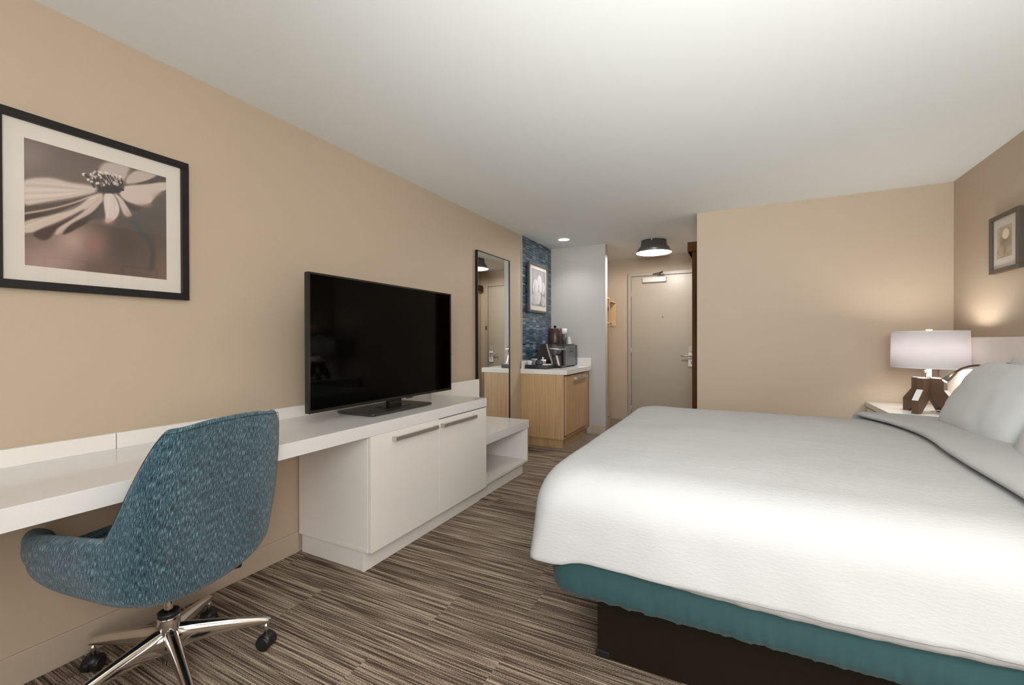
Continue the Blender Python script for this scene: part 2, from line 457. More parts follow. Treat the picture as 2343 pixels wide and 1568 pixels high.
# mosaic of glass sticks on the left wall
def mosaic():
    bk = MB().box(0, .004, Y1, Y2, .975, H).build('mosaic_backing', 'grout', wl)
    mb = MB(); rng = random.Random(3)
    cols = 9; cw = (Y2 - Y1) / cols; rh = .0235
    for c in range(cols):
        z = .975 - (c % 2) * rh / 2
        y0 = Y1 + c * cw + .0015; y1 = Y1 + (c + 1) * cw - .0015
        while z < H:
            hh = rh * rng.choice((1, .5, .5, .36))
            a, b = max(z + .001, .976), min(z + hh - .001, H)
            if b - a > .003:
                t = .0045 + rng.uniform(0, .0012); tz = rng.uniform(-.0005, .0005); ty = rng.uniform(-.0005, .0005)
                xs = [t + tz + ty, t + tz - ty, t - tz - ty, t - tz + ty]
                vs = [(.004, y0, a), (.004, y1, a), (.004, y1, b), (.004, y0, b),
                      (.004 + xs[0], y0, a), (.004 + xs[1], y1, a), (.004 + xs[2], y1, b), (.004 + xs[3], y0, b)]
                mb.add(vs, [(4, 5, 6, 7), (0, 1, 5, 4), (1, 2, 6, 5), (2, 3, 7, 6), (3, 0, 4, 7)], mi=rng.choice((0, 1, 1, 2, 2, 3, 3, 4, 5, 6)))
            z += hh
    mb.build('mosaic_tiles', ['mosaic_%d' % i for i in range(7)], wl, kind='stuff', label='mosaic of narrow blue and grey glass tiles')
mosaic()

# ------------------------------------------------------------------ desk worktop
XD = .5665; ZD = .78; ZT = .7158
t = thing('desk', 'long white glossy desk worktop running along the left wall', 'desk', (0, 1.0, ZT))
B(.001, XD, -.9, 2.865, ZT, ZD).build('worktop', 'white_top', t, bevel=.0015)
for a, b in ((-.9, .846), (.849, 2.790), (2.793, 2.865)):
    B(.001, .030, a, b, ZD, .843).build('backsplash', 'white_laminate', t, bevel=.0015)
B(.001, XD - .03, -.9, -.87, 0, ZT).build('support_panel', 'white_laminate', t)

t = thing('desk_cabinet', 'white two-door cabinet under the television end of the desk', 'cabinet', (.28, 2.28, 0))
YC = 1.6852
B(.012, XD - .024, YC, 2.86, .108, ZT).build('body', 'white_laminate', t, bevel=.001)
B(.012, XD - .025, YC - .0012, YC + .0, .108, .128).build('bottom_edge', 'white_laminate', t)
B(.020, .510 - .018, YC + .012, YC + .03, 0, .108).build('toe_kick', 'white_laminate', t, bevel=.0008)
B(.510 - .018, .510, YC + .004, 2.845, 0, .108).build('toe_kick', 'white_laminate', t, bevel=.0008)
def handle(par, x, y0, y1, z, mname='brushed_nickel', h=.022):
    m_ = MB().box(x + .022, x + .034, y0, y1, z - h / 2, z + h / 2)
    m_.box(x, x + .022, y0 + .0, y0 + .014, z - h / 2, z + h / 2).box(x, x + .022, y1 - .014, y1, z - h / 2, z + h / 2)
    return m_.build('handle', mname, par, bevel=.0012)
d = B(XD - .020, XD, YC + .003, 2.2685, .110, ZT - .0006).build('door', 'white_laminate', t, bevel=.0012)
handle(d, XD, 1.842, 2.225, .675)
B(XD - .024, XD - .006, 2.2685, 2.2725, .112, ZT).build('door_gap', 'gap_dark', t)
d = B(XD - .020, XD, 2.2725, 2.858, .110, ZT - .006).build('door', 'white_laminate', t, bevel=.0012)
handle(d, XD, 2.283, 2.678, .672)
B(XD - .024, XD - .008, 2.2725, 2.858, ZT - .006, ZT - .0005).build('door_gap', 'gap_dark', t)

t = thing('luggage_bench', 'low white open bench with tall back panel beyond the desk cabinet', 'bench', (.28, 3.26, 0))
B(.036, .542, 2.867, 3.668, .414, .483).build('top', 'white_top', t, bevel=.0015)
B(.036, .535, 3.640, 3.662, .103, .414).build('side_panel', 'white_laminate', t, bevel=.001)
B(.036, .535, 2.867, 2.885, .103, .414).build('side_panel', 'white_laminate', t, bevel=.001)
B(.036, .535, 2.885, 3.640, .103, .125).build('shelf', 'white_laminate', t, bevel=.001)
B(.036, .050, 2.885, 3.640, .125, .414).build('inner_back', 'white_laminate', t)
B(.486, .502, 2.852, 3.615, 0, .103).build('toe_kick', 'white_laminate', t, bevel=.001)
B(.05, .486, 3.59, 3.612, 0, .103).build('toe_kick', 'white_laminate', t, bevel=.001)
B(.034, .052, 2.867, 3.600, .483, .843).build('back_panel', 'white_laminate', t, bevel=.0015)

# ------------------------------------------------------------------ television
t = thing('television', 'large black flat-screen television standing on the white desk', 'television', (.30, 2.12, ZD))
TY0, TY1, TZ0, TZ1 = 1.503, 2.742, .842, 1.562
MB().box(.300, .326, TY0, TY1, TZ0, TZ1).build('case', 'tv_bezel', t, bevel=.003)
bz = MB(); w = .011
bz.box(.326, .331, TY0, TY1, TZ1 - w, TZ1).box(.326, .331, TY0, TY1, TZ0, TZ0 + .016).box(.326, .331, TY0, TY0 + w, TZ0 + .016, TZ1 - w).box(.326, .331, TY1 - w, TY1, TZ0 + .016, TZ1 - w)
bz.build('bezel', 'tv_bezel', t, bevel=.001)
B(.326, .328, TY0 + w, TY1 - w, TZ0 + .016, TZ1 - w).build('screen', 'tv_screen', t)
MB().box(.265, .300, TY0 + .2, TY1 - .2, TZ0 + .05, TZ0 + .45).build('rear_housing', 'black_plastic', t, bevel=.01)
MB().box(.322, .333, 2.24, 2.30, TZ0 - .007, TZ0 + .001).build('sensor', 'black_plastic', t, bevel=.002)
MB().box(.290, .324, 2.09, 2.20, .797, TZ0 + .002).build('neck', 'black_gloss', t, bevel=.004)
# stand foot, wide plate with a shallow fold
def rrect(x0, x1, y0, y1, r, n=6):
    pts = []
    for cx, cy, a in ((x1 - r, y1 - r, 0), (x0 + r, y1 - r, PI / 2), (x0 + r, y0 + r, PI), (x1 - r, y0 + r, 1.5 * PI)):
        for k in range(n + 1): pts.append((cx + r * math.cos(a + PI / 2 * k / n), cy + r * math.sin(a + PI / 2 * k / n)))
    return pts
MB().prism(rrect(.13, .425, 1.845, 2.395, .022), 'z', .785, .797).build('stand_foot', 'tv_stand', t, bevel=.002)
MB().prism(rrect(.16, .395, 1.875, 2.365, .02), 'z', ZD, .786).build('stand_pad', 'black_plastic', t)
MB().box(.24, .36, 2.05, 2.24, .797, .800).build('neck_plate', 'black_gloss', t, bevel=.001)

# ------------------------------------------------------------------ framed prints
def homog(src, dst):
    A = []
    for (x, y), (u, v) in zip(src, dst):
        A.append([x, y, 1, 0, 0, 0, -u * x, -u * y, -u]); A.append([0, 0, 0, x, y, 1, -v * x, -v * y, -v])
    _, _, vt = np.linalg.svd(np.array(A)); return vt[-1].reshape(3, 3)
def sdpoly(px, py, poly):
    d = np.full(px.shape, 1e18); inside = np.zeros(px.shape, bool); n = len(poly)
    for i in range(n):
        x0, y0 = poly[i]; x1, y1 = poly[(i + 1) % n]
        ex, ey = x1 - x0, y1 - y0; wx, wy = px - x0, py - y0
        t_ = np.clip((wx * ex + wy * ey) / (ex * ex + ey * ey + 1e-9), 0, 1)
        d = np.minimum(d, (wx - ex * t_) ** 2 + (wy - ey * t_) ** 2)
        c = ((y0 <= py) != (y1 <= py))
        with np.errstate(divide='ignore', invalid='ignore'):
            xi = x0 + (py - y0) * ex / (ey if ey != 0 else 1e-9)
        inside ^= (c & (px < xi))
    d = np.sqrt(d); return np.where(inside, -d, d)
def smooth_poly(p, it=2):
    for _ in range(it):
        q = []
        for i in range(len(p)):
            a, b = p[i], p[(i + 1) % len(p)]
            q.append((a[0] * .75 + b[0] * .25, a[1] * .75 + b[1] * .25)); q.append((a[0] * .25 + b[0] * .75, a[1] * .25 + b[1] * .75))
        p = q
    return p
class Paint:
    def __init__(s, px, py, base): s.x, s.y = px, py; s.c = np.ones(px.shape + (3,)) * np.array(base, float)
    def mix(s, a, col):
        a = a[..., None]; s.c = s.c * (1 - a) + np.array(col, float) * a
    def poly(s, pts, col, blur=8, op=1.0, sm=2):
        d = sdpoly(s.x, s.y, smooth_poly(pts, sm) if sm else pts)
        k = np.clip(.5 - d / (2 * blur), 0, 1); k = k * k * (3 - 2 * k); s.mix(k * op, col)
    def blob(s, cx, cy, rx, ry, col, op=1.0, ang=0, hard=0.0):
        c_, s_ = math.cos(ang), math.sin(ang); dx, dy = s.x - cx, s.y - cy
        u = (dx * c_ + dy * s_) / rx; v = (-dx * s_ + dy * c_) / ry; r = np.sqrt(u * u + v * v)
        if hard: k = np.clip((1 - r) / (1 - hard) if hard < 1 else (r < 1) * 1., 0, 1); k = k * k * (3 - 2 * k)
        else: k = np.exp(-r * r * 1.2)
        s.mix(k * op, col)
    def line(s, pts, w, col, blur=4, op=1.0):
        d = np.full(s.x.shape, 1e9)
        for (x0, y0), (x1, y1) in zip(pts[:-1], pts[1:]):
            ex, ey = x1 - x0, y1 - y0
            t_ = np.clip(((s.x - x0) * ex + (s.y - y0) * ey) / (ex * ex + ey * ey + 1e-9), 0, 1)
            d = np.minimum(d, np.hypot(s.x - x0 - ex * t_, s.y - y0 - ey * t_))
        k = np.clip((w + blur - d) / (2 * blur), 0, 1); s.mix(k * k * (3 - 2 * k) * op, col)
def ink(c, matc):
    c = np.clip(c, 0, 255) / 255.; l = np.where(c <= .04045, c / 12.92, ((c + .055) / 1.055) ** 2.4)
    ml = np.array([lin(v) for v in matc]); k = ml.mean() / .66; return np.clip(l / k * (l / ml).mean(-1, keepdims=True) ** .18, 0, 1)

def daisy(u, v):
    src = [(66, 62), (1482, 452), (1492, 1477), (58, 1337)]
    Hm = homog([(0, 0), (1, 0), (1, 1), (0, 1)], src)
    w_ = Hm[2, 0] * u + Hm[2, 1] * v + Hm[2, 2]
    px = (Hm[0, 0] * u + Hm[0, 1] * v + Hm[0, 2]) / w_; py = (Hm[1, 0] * u + Hm[1, 1] * v + Hm[1, 2]) / w_
    P = Paint(px, py, (92, 76, 66))
    P.blob(480, 440, 460, 190, (96, 78, 67)); P.blob(120, 240, 260, 200, (120, 103, 93), .75)
    P.blob(1250, 900, 330, 260, (78, 70, 64), .9); P.blob(950, 1150, 300, 250, (66, 56, 48), .8)
    P.blob(300, 1330, 520, 300, (142, 116, 108), .95); P.blob(560, 1080, 230, 170, (152, 128, 118), .9); P.blob(780, 1120, 130, 150, (128, 92, 82), .8)
    P.blob(1460, 1400, 110, 170, (112, 84, 74), .8); P.blob(820, 1380, 260, 120, (92, 70, 62), .7)
    # back petals
    P.poly([(800, 380), (880, 300), (1000, 310), (1130, 345), (1100, 440), (1040, 520), (960, 480), (860, 440)], (152, 139, 130), 26)
    P.poly([(1050, 520), (1150, 380), (1300, 400), (1400, 430), (1290, 490), (1160, 520)], (156, 142, 131), 14)
    P.line([(1095, 420), (1150, 365)], 8, (112, 96, 86), 14, .8)
    P.poly([(1140, 522), (1260, 500), (1420, 430), (1500, 450), (1500, 492), (1330, 520)], (72, 60, 52), 8)
    # left broad petal
    P.poly([(40, 500), (200, 462), (380, 468), (520, 510), (700, 530), (800, 560), (780, 610), (600, 650), (300, 700), (40, 760)], (163, 148, 137), 22)
    P.poly([(40, 560), (300, 560), (560, 590), (740, 590), (600, 640), (300, 680), (40, 700)], (172, 158, 147), 24, .8)
    P.poly([(40, 752), (280, 728), (480, 700), (640, 660), (700, 640), (560, 712), (320, 768), (40, 812)], (74, 58, 46), 7)
    P.poly([(40, 812), (330, 768), (560, 705), (740, 632), (760, 645), (560, 725), (330, 790), (40, 836)], (148, 126, 112), 5)
    P.poly([(40, 836), (300, 792), (520, 735), (660, 690), (600, 740), (440, 800), (220, 850), (40, 895)], (68, 54, 43), 8)
    # lower-left long petal
    P.poly([(800, 615), (720, 650), (640, 730), (520, 790), (320, 840), (40, 900), (40, 1010), (150, 1010), (300, 950), (480, 880), (660, 790), (760, 720), (850, 640), (850, 615)], (166, 150, 138), 12)
    P.poly([(150, 1022), (220, 975), (380, 920), (560, 830), (690, 760), (600, 850), (450, 930), (380, 980), (330, 1060), (270, 1085), (200, 1065)], (66, 48, 40), 16)
    P.poly([(850, 620), (860, 680), (800, 770), (700, 840), (560, 900), (430, 1020), (370, 1030), (400, 960), (520, 890), (660, 800), (760, 700)], (158, 141, 130), 14)
    P.poly([(440, 1025), (520, 930), (640, 868), (760, 800), (850, 690), (855, 760), (740, 880), (600, 960), (500, 1015)], (62, 49, 40), 14)
    P.poly([(200, 975), (400, 900), (600, 810), (700, 760), (560, 850), (400, 930)], (108, 84, 76), 14, .5)
    # dark area between petals
    P.poly([(855, 680), (870, 780), (870, 860), (780, 870), (700, 860), (790, 790)], (70, 62, 55), 14, .9)
    P.poly([(1040, 680), (1130, 715), (1250, 745), (1180, 800), (1110, 770)], (62, 54, 48), 12, .9)
    # front petals
    P.poly([(860, 610), (858, 720), (880, 840), (870, 900), (920, 905), (1000, 850), (1020, 760), (990, 680), (950, 610)], (172, 158, 150), 11)
    for k, yy in enumerate((500, 540, 580, 620, 655, 690, 720)):
        P.line([(60, yy), (400, yy * .7 + 178), (760, 590 + (yy - 600) * .12)], 3, (126, 110, 100) if k % 2 else (190, 177, 166), 14, .38)
    for (a, b, c_) in (((60, 960), (780, 650), (190, 176, 163)), ((60, 930), (700, 690), (130, 110, 99)), ((430, 960), (830, 680), (188, 173, 161)), ((1080, 640), (1480, 540), (132, 115, 105)), ((1060, 580), (1480, 560), (188, 174, 163)), ((905, 640), (900, 860), (196, 184, 174)), ((960, 660), (975, 840), (138, 120, 112))):
        P.line([a, ((a[0] + b[0]) / 2, (a[1] + b[1]) / 2 + 12), b], 3, c_, 12, .4)
    P.blob(905, 890, 60, 34, (158, 122, 112), .7)
    P.poly([(950, 605), (1030, 650), (1090, 740), (1140, 830), (1130, 855), (1060, 830), (1030, 760), (1000, 680)], (164, 148, 139), 9)
    P.blob(1095, 815, 46, 36, (152, 118, 108), .65)
    P.line([(1000, 680), (1035, 790)], 4, (122, 102, 94), 8, .6)
    P.poly([(1010, 600), (1060, 535), (1250, 528), (1500, 490), (1500, 570), (1400, 600), (1350, 700), (1230, 735), (1100, 700), (1030, 650)], (166, 151, 140), 12)
    P.blob(1400, 630, 70, 34, (150, 122, 112), .7); P.blob(1260, 725, 110, 26, (150, 120, 110), .6)
    P.poly([(1370, 640), (1500, 590), (1500, 720), (1340, 760), (1330, 700)], (84, 74, 66), 20, .9)
    P.line([(1130, 860), (1230, 980), (1320, 1090), (1350, 1200), (1330, 1340)], 26, (62, 64, 62), 24, .75)
    # disc
    rg = random.Random(5)
    P.blob(930, 575, 150, 48, (34, 27, 24), 1.0, -.08, .5)
    for k in range(34):
        a = rg.uniform(0, 2 * PI); x0, y0 = 930 + 125 * math.cos(a), 580 + 30 * math.sin(a)
        P.line([(930 + 80 * math.cos(a), 578 + 15 * math.sin(a)), (x0, y0)], 5, (36, 28, 25), 4, .9)
    for k in range(70):
        tt = rg.uniform(-1, 1)
        x1 = 880 + 150 * tt + rg.uniform(-12, 12); y1 = 478 + rg.uniform(-78, 66) * (1 - .3 * abs(tt)) + 22 * tt
        P.line([(x1 + 12, y1 + 22), (x1 + 30, y1 + 52)], 6, (45, 36, 32), 4, .85)
        c = rg.uniform(150, 190)
        P.blob(x1, y1, rg.uniform(12, 20), rg.uniform(11, 17), (c, c - 14, c - 24), .95, rg.uniform(0, 3), .45)
    P.blob(668, 432, 28, 22, (186, 172, 160), .95, .3, .4); P.line([(680, 436), (712, 460)], 9, (40, 32, 29), 5)
    P.blob(708, 482, 22, 18, (184, 170, 158), .95, .3, .4)
    return ink(P.c, (186, 171, 154))

def tulips(u, v):
    P = Paint(u * 100, v * 145, (148, 145, 144))
    P.blob(25, 30, 22, 40, (172, 168, 166), .7); P.blob(75, 25, 16, 40, (166, 162, 160), .6); P.blob(50, 130, 60, 20, (128, 124, 123), .5)
    for (cx, cy, rx, ry, a, c) in ((30, 70, 22, 34, .1, 200), (58, 42, 16, 24, -.15, 206), (82, 68, 16, 28, .1, 196), (62, 72, 10, 20, .2, 212), (22, 118, 24, 24, 0, 190), (48, 112, 18, 28, .3, 202), (84, 120, 16, 22, 0, 188)):
        P.blob(cx, cy, rx * 1.06, ry * 1.06, (118, 115, 114), .5, a, .8)
        P.blob(cx, cy, rx, ry, (c, c - 3, c - 3), .95, a, .82)
        P.blob(cx - rx * .3, cy + ry * .1, rx * .25, ry * .6, (c - 34, c - 37, c - 38), .5, a)
        P.blob(cx + rx * .35, cy - ry * .1, rx * .2, ry * .6, (c + 22, c + 20, c + 18), .5, a)
    return ink(P.c, (205, 203, 200))
def seedhead(u, v):
    P = Paint(u * 100, v * 125, (166, 150, 128)); rg = random.Random(2)
    for k in range(60): P.blob(rg.uniform(0, 100), rg.uniform(0, 125), rg.uniform(4, 12), rg.uniform(4, 12), rg.choice([(188, 172, 150), (140, 122, 98), (176, 160, 136)]), .5)
    P.blob(54, 58, 34, 40, (128, 110, 86), .7)
    for k in range(40):
        a = 2 * PI * k / 40; P.line([(54, 45), (54 + 40 * math.cos(a), 45 + 34 * math.sin(a))], .6, (112, 94, 72), 1.0, .5)
    P.blob(56, 34, 24, 22, (206, 192, 172), 1, 0, .8)
    P.blob(50, 100, 12, 26, (132, 114, 90), .5)
    return ink(P.c, (190, 180, 165))

def framed(name, label, axis_x, facing, y0, y1, z0, z1, depth, fw, pr, paint, nu, nv, fmat, off=0.0, group=None):
    """picture on a wall x=axis_x facing +x (facing=1) or -x (-1); pr = print rect (y0,y1,z0,z1)"""
    xf = axis_x + facing * (depth + off); xb = axis_x + facing * (.001 + off)
    r = thing(name, label, 'picture', (axis_x + facing * .001, (y0 + y1) / 2, z0), 0, group)
    def bx(a, b, c, d, e, f): return (min(a, b), max(a, b), c, d, e, f)
    fr = MB()
    fr.box(*bx(xb, xf, y0, y1, z1 - fw, z1)).box(*bx(xb, xf, y0, y1, z0, z0 + fw)).box(*bx(xb, xf, y0, y0 + fw, z0 + fw, z1 - fw)).box(*bx(xb, xf, y1 - fw, y1, z0 + fw, z1 - fw))
    fr.build('frame', fmat, r, bevel=.0015)
    if off > 0.004: MB().box(*bx(axis_x + facing * .001, xb, y0 + .04, y1 - .04, z0 + .04, z1 - .04)).build('hanging_batten', 'black_plastic', r)
    xm = xf - facing * .014
    mb = MB()      # mat with window
    a, b, c, d = y0 + fw, y1 - fw, z0 + fw, z1 - fw
    p0, p1, q0, q1 = pr
    mb.box(*bx(xm - facing * .003, xm, a, b, q1, d)).box(*bx(xm - facing * .003, xm, a, b, c, q0)).box(*bx(xm - facing * .003, xm, a, p0, q0, q1)).box(*bx(xm - facing * .003, xm, p1, b, q0, q1))
    mb.build('mat_board', 'mat_board', r)
    # print : grid of flat cells with an ink attribute
    xp = xm - facing * .0025
    U, V = np.meshgrid(np.linspace(0, 1, nu), np.linspace(0, 1, nv))
    colr = paint(U, V)
    e = .004
    vs = []
    for j in range(nv):
        for i in range(nu):
            uu = U[j, i]
            yy = (p0 - e + (p1 - p0 + 2 * e) * uu) if facing > 0 else (p1 + e - (p1 - p0 + 2 * e) * uu)
            vs.append((xp, yy, q1 + e - (q1 - q0 + 2 * e) * V[j, i]))
    fs = [(j * nu + i, j * nu + i + 1, (j + 1) * nu + i + 1, (j + 1) * nu + i) for j in range(nv - 1) for i in range(nu - 1)]
    me = bpy.data.meshes.new('print'); L = r.location
    me.from_pydata([(x - L.x, y_ - L.y, z - L.z) for x, y_, z in vs], [], fs)
    at = me.color_attributes.new('ink', 'FLOAT_COLOR', 'POINT')
    at.data.foreach_set('color', np.concatenate([colr.reshape(-1, 3), np.ones((nu * nv, 1))], 1).astype(np.float32).ravel())
    me.materials.append(MATS['printed_paper'])
    o = bpy.data.objects.new('print', me); COL.objects.link(o); o.parent = r
    xg = xm + facing * .004
    MB().add([(xg, a - .002, c - .002), (xg, b + .002, c - .002), (xg, b + .002, d + .002), (xg, a - .002, d + .002)], [(0, 1, 2, 3)]).build('glass', 'clear_glass', r)
    return r

framed('framed_print', 'large black-framed sepia photograph of a daisy above the desk', 0, 1, .514, 1.1145, 1.398, 2.018, .032, .029, (.598, 1.0315, 1.482, 1.931), daisy, 300, 280, 'frame_black')
framed('framed_print', 'dark-framed grey print of tulips hanging on blue mosaic tiles', .012, 1, 4.738, 5.316, 1.553, 2.156, .030, .028, (4.829, 5.262, 1.636, 2.087), tulips, 90, 110, 'frame_grey', off=.012)
framed('framed_print', 'small brown-framed seed head print above the nightstand lamp', X5, -1, 3.668, 4.006, 1.634, 1.998, .030, .025, (3.764, 3.943, 1.724, 1.920), seedhead, 90, 110, 'frame_brown', group='small framed prints on the right wall')
framed('framed_print', 'brown-framed print over the bed head, mirrored darkly in the daisy glass', X5, -1, 2.31, 2.65, 1.70, 2.040, .030, .022, (2.39, 2.57, 1.775, 1.965), seedhead, 50, 50, 'frame_brown', group='small framed prints on the right wall')
framed('framed_print', 'brown-framed print over the near pillows, mirrored faintly in the daisy glass', X5, -1, 1.71, 2.05, 1.70, 2.040, .030, .022, (1.79, 1.97, 1.775, 1.965), tulips, 50, 50, 'frame_brown', group='small framed prints on the right wall')

# ------------------------------------------------------------------ tall mirror
t = thing('wall_mirror', 'tall narrow mirror with thin black frame between bench and mosaic', 'mirror', (.0, 3.95, .30))
ma, mb_, mz0, mz1 = 3.612, 4.285, .30, 2.085; fd = .030
f = MB().box(.001, fd, ma, ma + .006, mz0, mz1).box(.001, fd, mb_ - .006, mb_, mz0, mz1).box(.001, fd, ma + .006, mb_ - .006, mz1 - .006, mz1).box(.001, fd, ma + .006, mb_ - .006, mz0, mz0 + .006)
f.build('frame', 'frame_black', t)
B(.004, .022, ma + .006, mb_ - .006, mz0 + .006, mz1 - .006).build('mirror_glass', 'mirror_glass', t)

# ------------------------------------------------------------------ coffee corner
t = thing('coffee_cabinet', 'light oak cabinet with one door in the coffee corner', 'cabinet', (.27, 5.06, 0))
B(.002, .530, 4.605, 5.526, .100, .8275).build('body', 'oak', t, bevel=.001)
B(.002, .512, 4.605 + .018, 5.50, .004, .100).build('plinth', 'oak_end', t, bevel=.001)
B(.002, .532, 4.604, 4.6055, .100, .112).build('edge_strip', 'oak_end', t)
B(.530, .532, 4.625, 5.36, .135, .815).build('door_gap', 'gap_dark', t)
d = B(.532, .550, 4.630, 5.360, .150, .810).build('door', 'oak', t, bevel=.001)
handle(d, .550, 4.90, 5.33, .770, h=.026)
B(.528, .538, 5.366, 5.52, .1, .8275).build('filler_strip', 'oak_end', t)
t = thing('coffee_counter', 'white quartz countertop with upstands over the oak cabinet', 'countertop', (.28, 5.06, .8275))
B(.001, .5697, 4.597, 5.5265, .8285, .8828).build('slab', 'quartz', t, bevel=.002)
B(.014, .030, 4.597, 5.5265, .8828, .975).build('upstand', 'quartz', t, bevel=.0015)
B(.030, .5697, 5.508, 5.5265, .8828, .985).build('upstand', 'quartz', t, bevel=.0015)
ZC = .8828

t = thing('serving_tray', 'black rectangular tray at the near end of the coffee counter', 'tray', (.17, 4.74, ZC))
m_ = MB().box(.036, .325, 4.650, 4.86, ZC, ZC + .006)
m_.box(.036, .325, 4.650, 4.656, ZC + .006, ZC + .045).box(.036, .325, 4.854, 4.86, ZC + .006, ZC + .045).box(.036, .042, 4.656, 4.854, ZC + .006, ZC + .045).box(.319, .325, 4.656, 4.854, ZC + .006, ZC + .045)
m_.build('tray_body', 'black_plastic', t, bevel=.002)
zt_ = ZC + .006
def cup(x, y_, r0, r1, h, m_, name, label, lid=None):
    r = thing(name, label, 'cup', (x, y_, zt_))
    MB().lathe([(0, 0), (r0, 0), (r1, h), (r1 - .002, h), (r0 - .002, .003), (0, .003)], (x, y_, zt_), 24).build('cup_body', m_, r)
    if lid: MB().lathe([(0, h + .006), (r1 * .9, h + .006), (r1 + .002, h + .002), (r1 + .002, h - .002)], (x, y_, zt_), 24).build('lid', lid, r)
    return r
cup(.105, 4.76, .028, .036, .10, 'cup_brown', 'paper_cup', 'brown wrapped paper cup, second thing from the left on the tray', 'cup_clear')
r = thing('glass_tumbler', 'pale clear tumbler at the left end of the black tray', 'cup', (.072, 4.70, zt_))
MB().lathe([(0, 0), (.022, 0), (.029, .085), (.027, .085), (.020, .003), (0, .003)], (.072, 4.70, zt_), 24).build('cup_body', 'cup_clear', r)
r = thing('coffee_mug', 'dark blue mug lying on its side on the black tray', 'mug', (.165, 4.755, zt_))
MB().lathe([(0, 0), (.036, .0), (.040, .09), (.036, .09), (.032, .006), (0, .006)], (.135, 4.755, zt_ + .055), 24, 'x').build('mug_body', 'cup_blue', r)
MB().box(.12, .22, 4.735, 4.775, zt_, zt_ + .016).build('mug_rest', 'cup_brown', r)
r = thing('condiment_cup', 'white printed sachet pot beside the coffee machine on the tray', 'sachets', (.225, 4.76, zt_))
MB().lathe([(0, 0), (.026, 0), (.032, .10), (.030, .10), (0, .02)], (.222, 4.76, zt_), 20).build('pot', 'paper_white', r)
for k in range(5):
    a = k * 1.25
    MB().box(.214 + .010 * math.cos(a), .224 + .010 * math.cos(a), 4.752 + .012 * math.sin(a), 4.756 + .012 * math.sin(a), zt_ + .03, zt_ + .118 + .006 * (k % 3)).build('sachet', ('cup_brown', 'paper_white', 'cup_clear')[k % 3], r)
MB().lathe([(.0272, .02), (.0322, .08)], (.222, 4.76, zt_), 20).build('printed_band', 'cup_brown', r)
r = tag(B(.235, .312, 4.70, 4.79, zt_, zt_ + .047).build('napkins', 'paper_white', bevel=.002), 'stack of pale folded napkins in the near right tray corner', 'napkins')

# pod coffee machine (faces +x)
t = thing('coffee_maker', 'black pod coffee maker with curved silver trim beside the tray', 'coffee maker', (.27, 4.93, ZC))
kx, ky0, ky1 = .10, 4.875, 5.06
prof = [(.115, 0), (.095, .06), (.092, .24), (.13, .262), (.20, .278), (.262, .283), (.262, .27), (.28, .18), (.30, .06), (.31, 0)]
MB().prism([(x, z + ZC) for x, z in prof], 'y', ky0, ky1).build('body', 'coffee_black', t, bevel=.006, seg=3)
# silver curved side band
bp_ = [(.205, .285), (.222, .22), (.245, .15), (.268, .08), (.282, .0)]
for yy in (ky0 - .006, ky1 + .001):
    P_ = MB().prism([(x, z + ZC) for x, z in bp_] + [(x + .020, z + ZC) for x, z in bp_[::-1]], 'y', yy, yy + .006)
    P_.build('side_trim', 'coffee_silver', t, bevel=.001)
hp_ = [(.245, .285), (.30, .283), (.355, .262), (.375, .235), (.370, .222), (.345, .165), (.325, .145), (.285, .145)]
MB().prism([(x, z + ZC) for x, z in hp_], 'y', ky0 + .008, ky1 - .008).build('brew_head', 'coffee_black', t, bevel=.006, seg=3)
MB().prism([(x, z + ZC) for x, z in [(.25, .242), (.33, .238), (.392, .226), (.385, .215), (.30, .222), (.25, .225)]], 'y', ky0 - .003, ky1 + .003).build('lift_handle', 'coffee_silver', t, bevel=.002)
MB().prism([(x, z + ZC) for x, z in [(.33, .15), (.352, .15), (.385, .03), (.362, .03)]], 'y', ky0, ky0 + .006).build('front_trim', 'coffee_silver', t)
MB().prism([(x, z + ZC) for x, z in [(.30, 0), (.395, 0), (.405, .022), (.395, .03), (.30, .03)]], 'y', ky0 + .01, ky1 - .01).build('drip_tray', 'microwave_dark', t, bevel=.003)
MB().prism([(x, z + ZC) for x, z in [(.29, .03), (.345, .03), (.34, .15), (.29, .15)]], 'y', ky0 + .03, ky1 - .03).build('front_column', 'bucket_brown', t)

# compact microwave
t = thing('microwave', 'compact dark grey microwave against the partition on the coffee counter', 'microwave', (.25, 5.28, ZC))
my0, my1, mxf = 5.075, 5.50, .385
B(.04, mxf - .02, my0, my1, ZC + .012, ZC + .270).build('case', 'microwave_dark', t, bevel=.006)
B(mxf - .02, mxf, my0, my1 - .07, ZC + .014, ZC + .268).build('door', 'microwave_grey', t, bevel=.004)
B(mxf - .02, mxf - .001, my1 - .069, my1, ZC + .014, ZC + .268).build('control_panel', 'microwave_dark', t, bevel=.003)
for k in range(6): B(mxf - .002, mxf + .001, my1 - .055, my1 - .015, ZC + .06 + .03 * k, ZC + .078 + .03 * k).build('button', 'microwave_grey', t)
B(mxf, mxf + .003, my0 + .14, my0 + .26, ZC + .215, ZC + .24).build('display_label', 'frame_grey', t)
B(mxf, mxf + .002, my0 + .12, my0 + .27, ZC + .182, ZC + .196).build('door_marking', 'black_plastic', t)
for xx in (.07, .33):
    for yy in (my0 + .04, my1 - .04): B(xx, xx + .03, yy - .015, yy + .015, ZC, ZC + .012).build('foot', 'black_plastic', t)
B(.06, mxf + .0, my0 + .03, my1 - .10, ZC + .272, ZC + .284).build('top_tray', 'frame_grey', t, bevel=.003)
ZM = ZC + .284
r = thing('ice_bucket', 'tall dark brown ice bucket with ball knob on the microwave', 'ice bucket', (.215, 5.17, ZM))
bx_, by_ = .200, 5.185
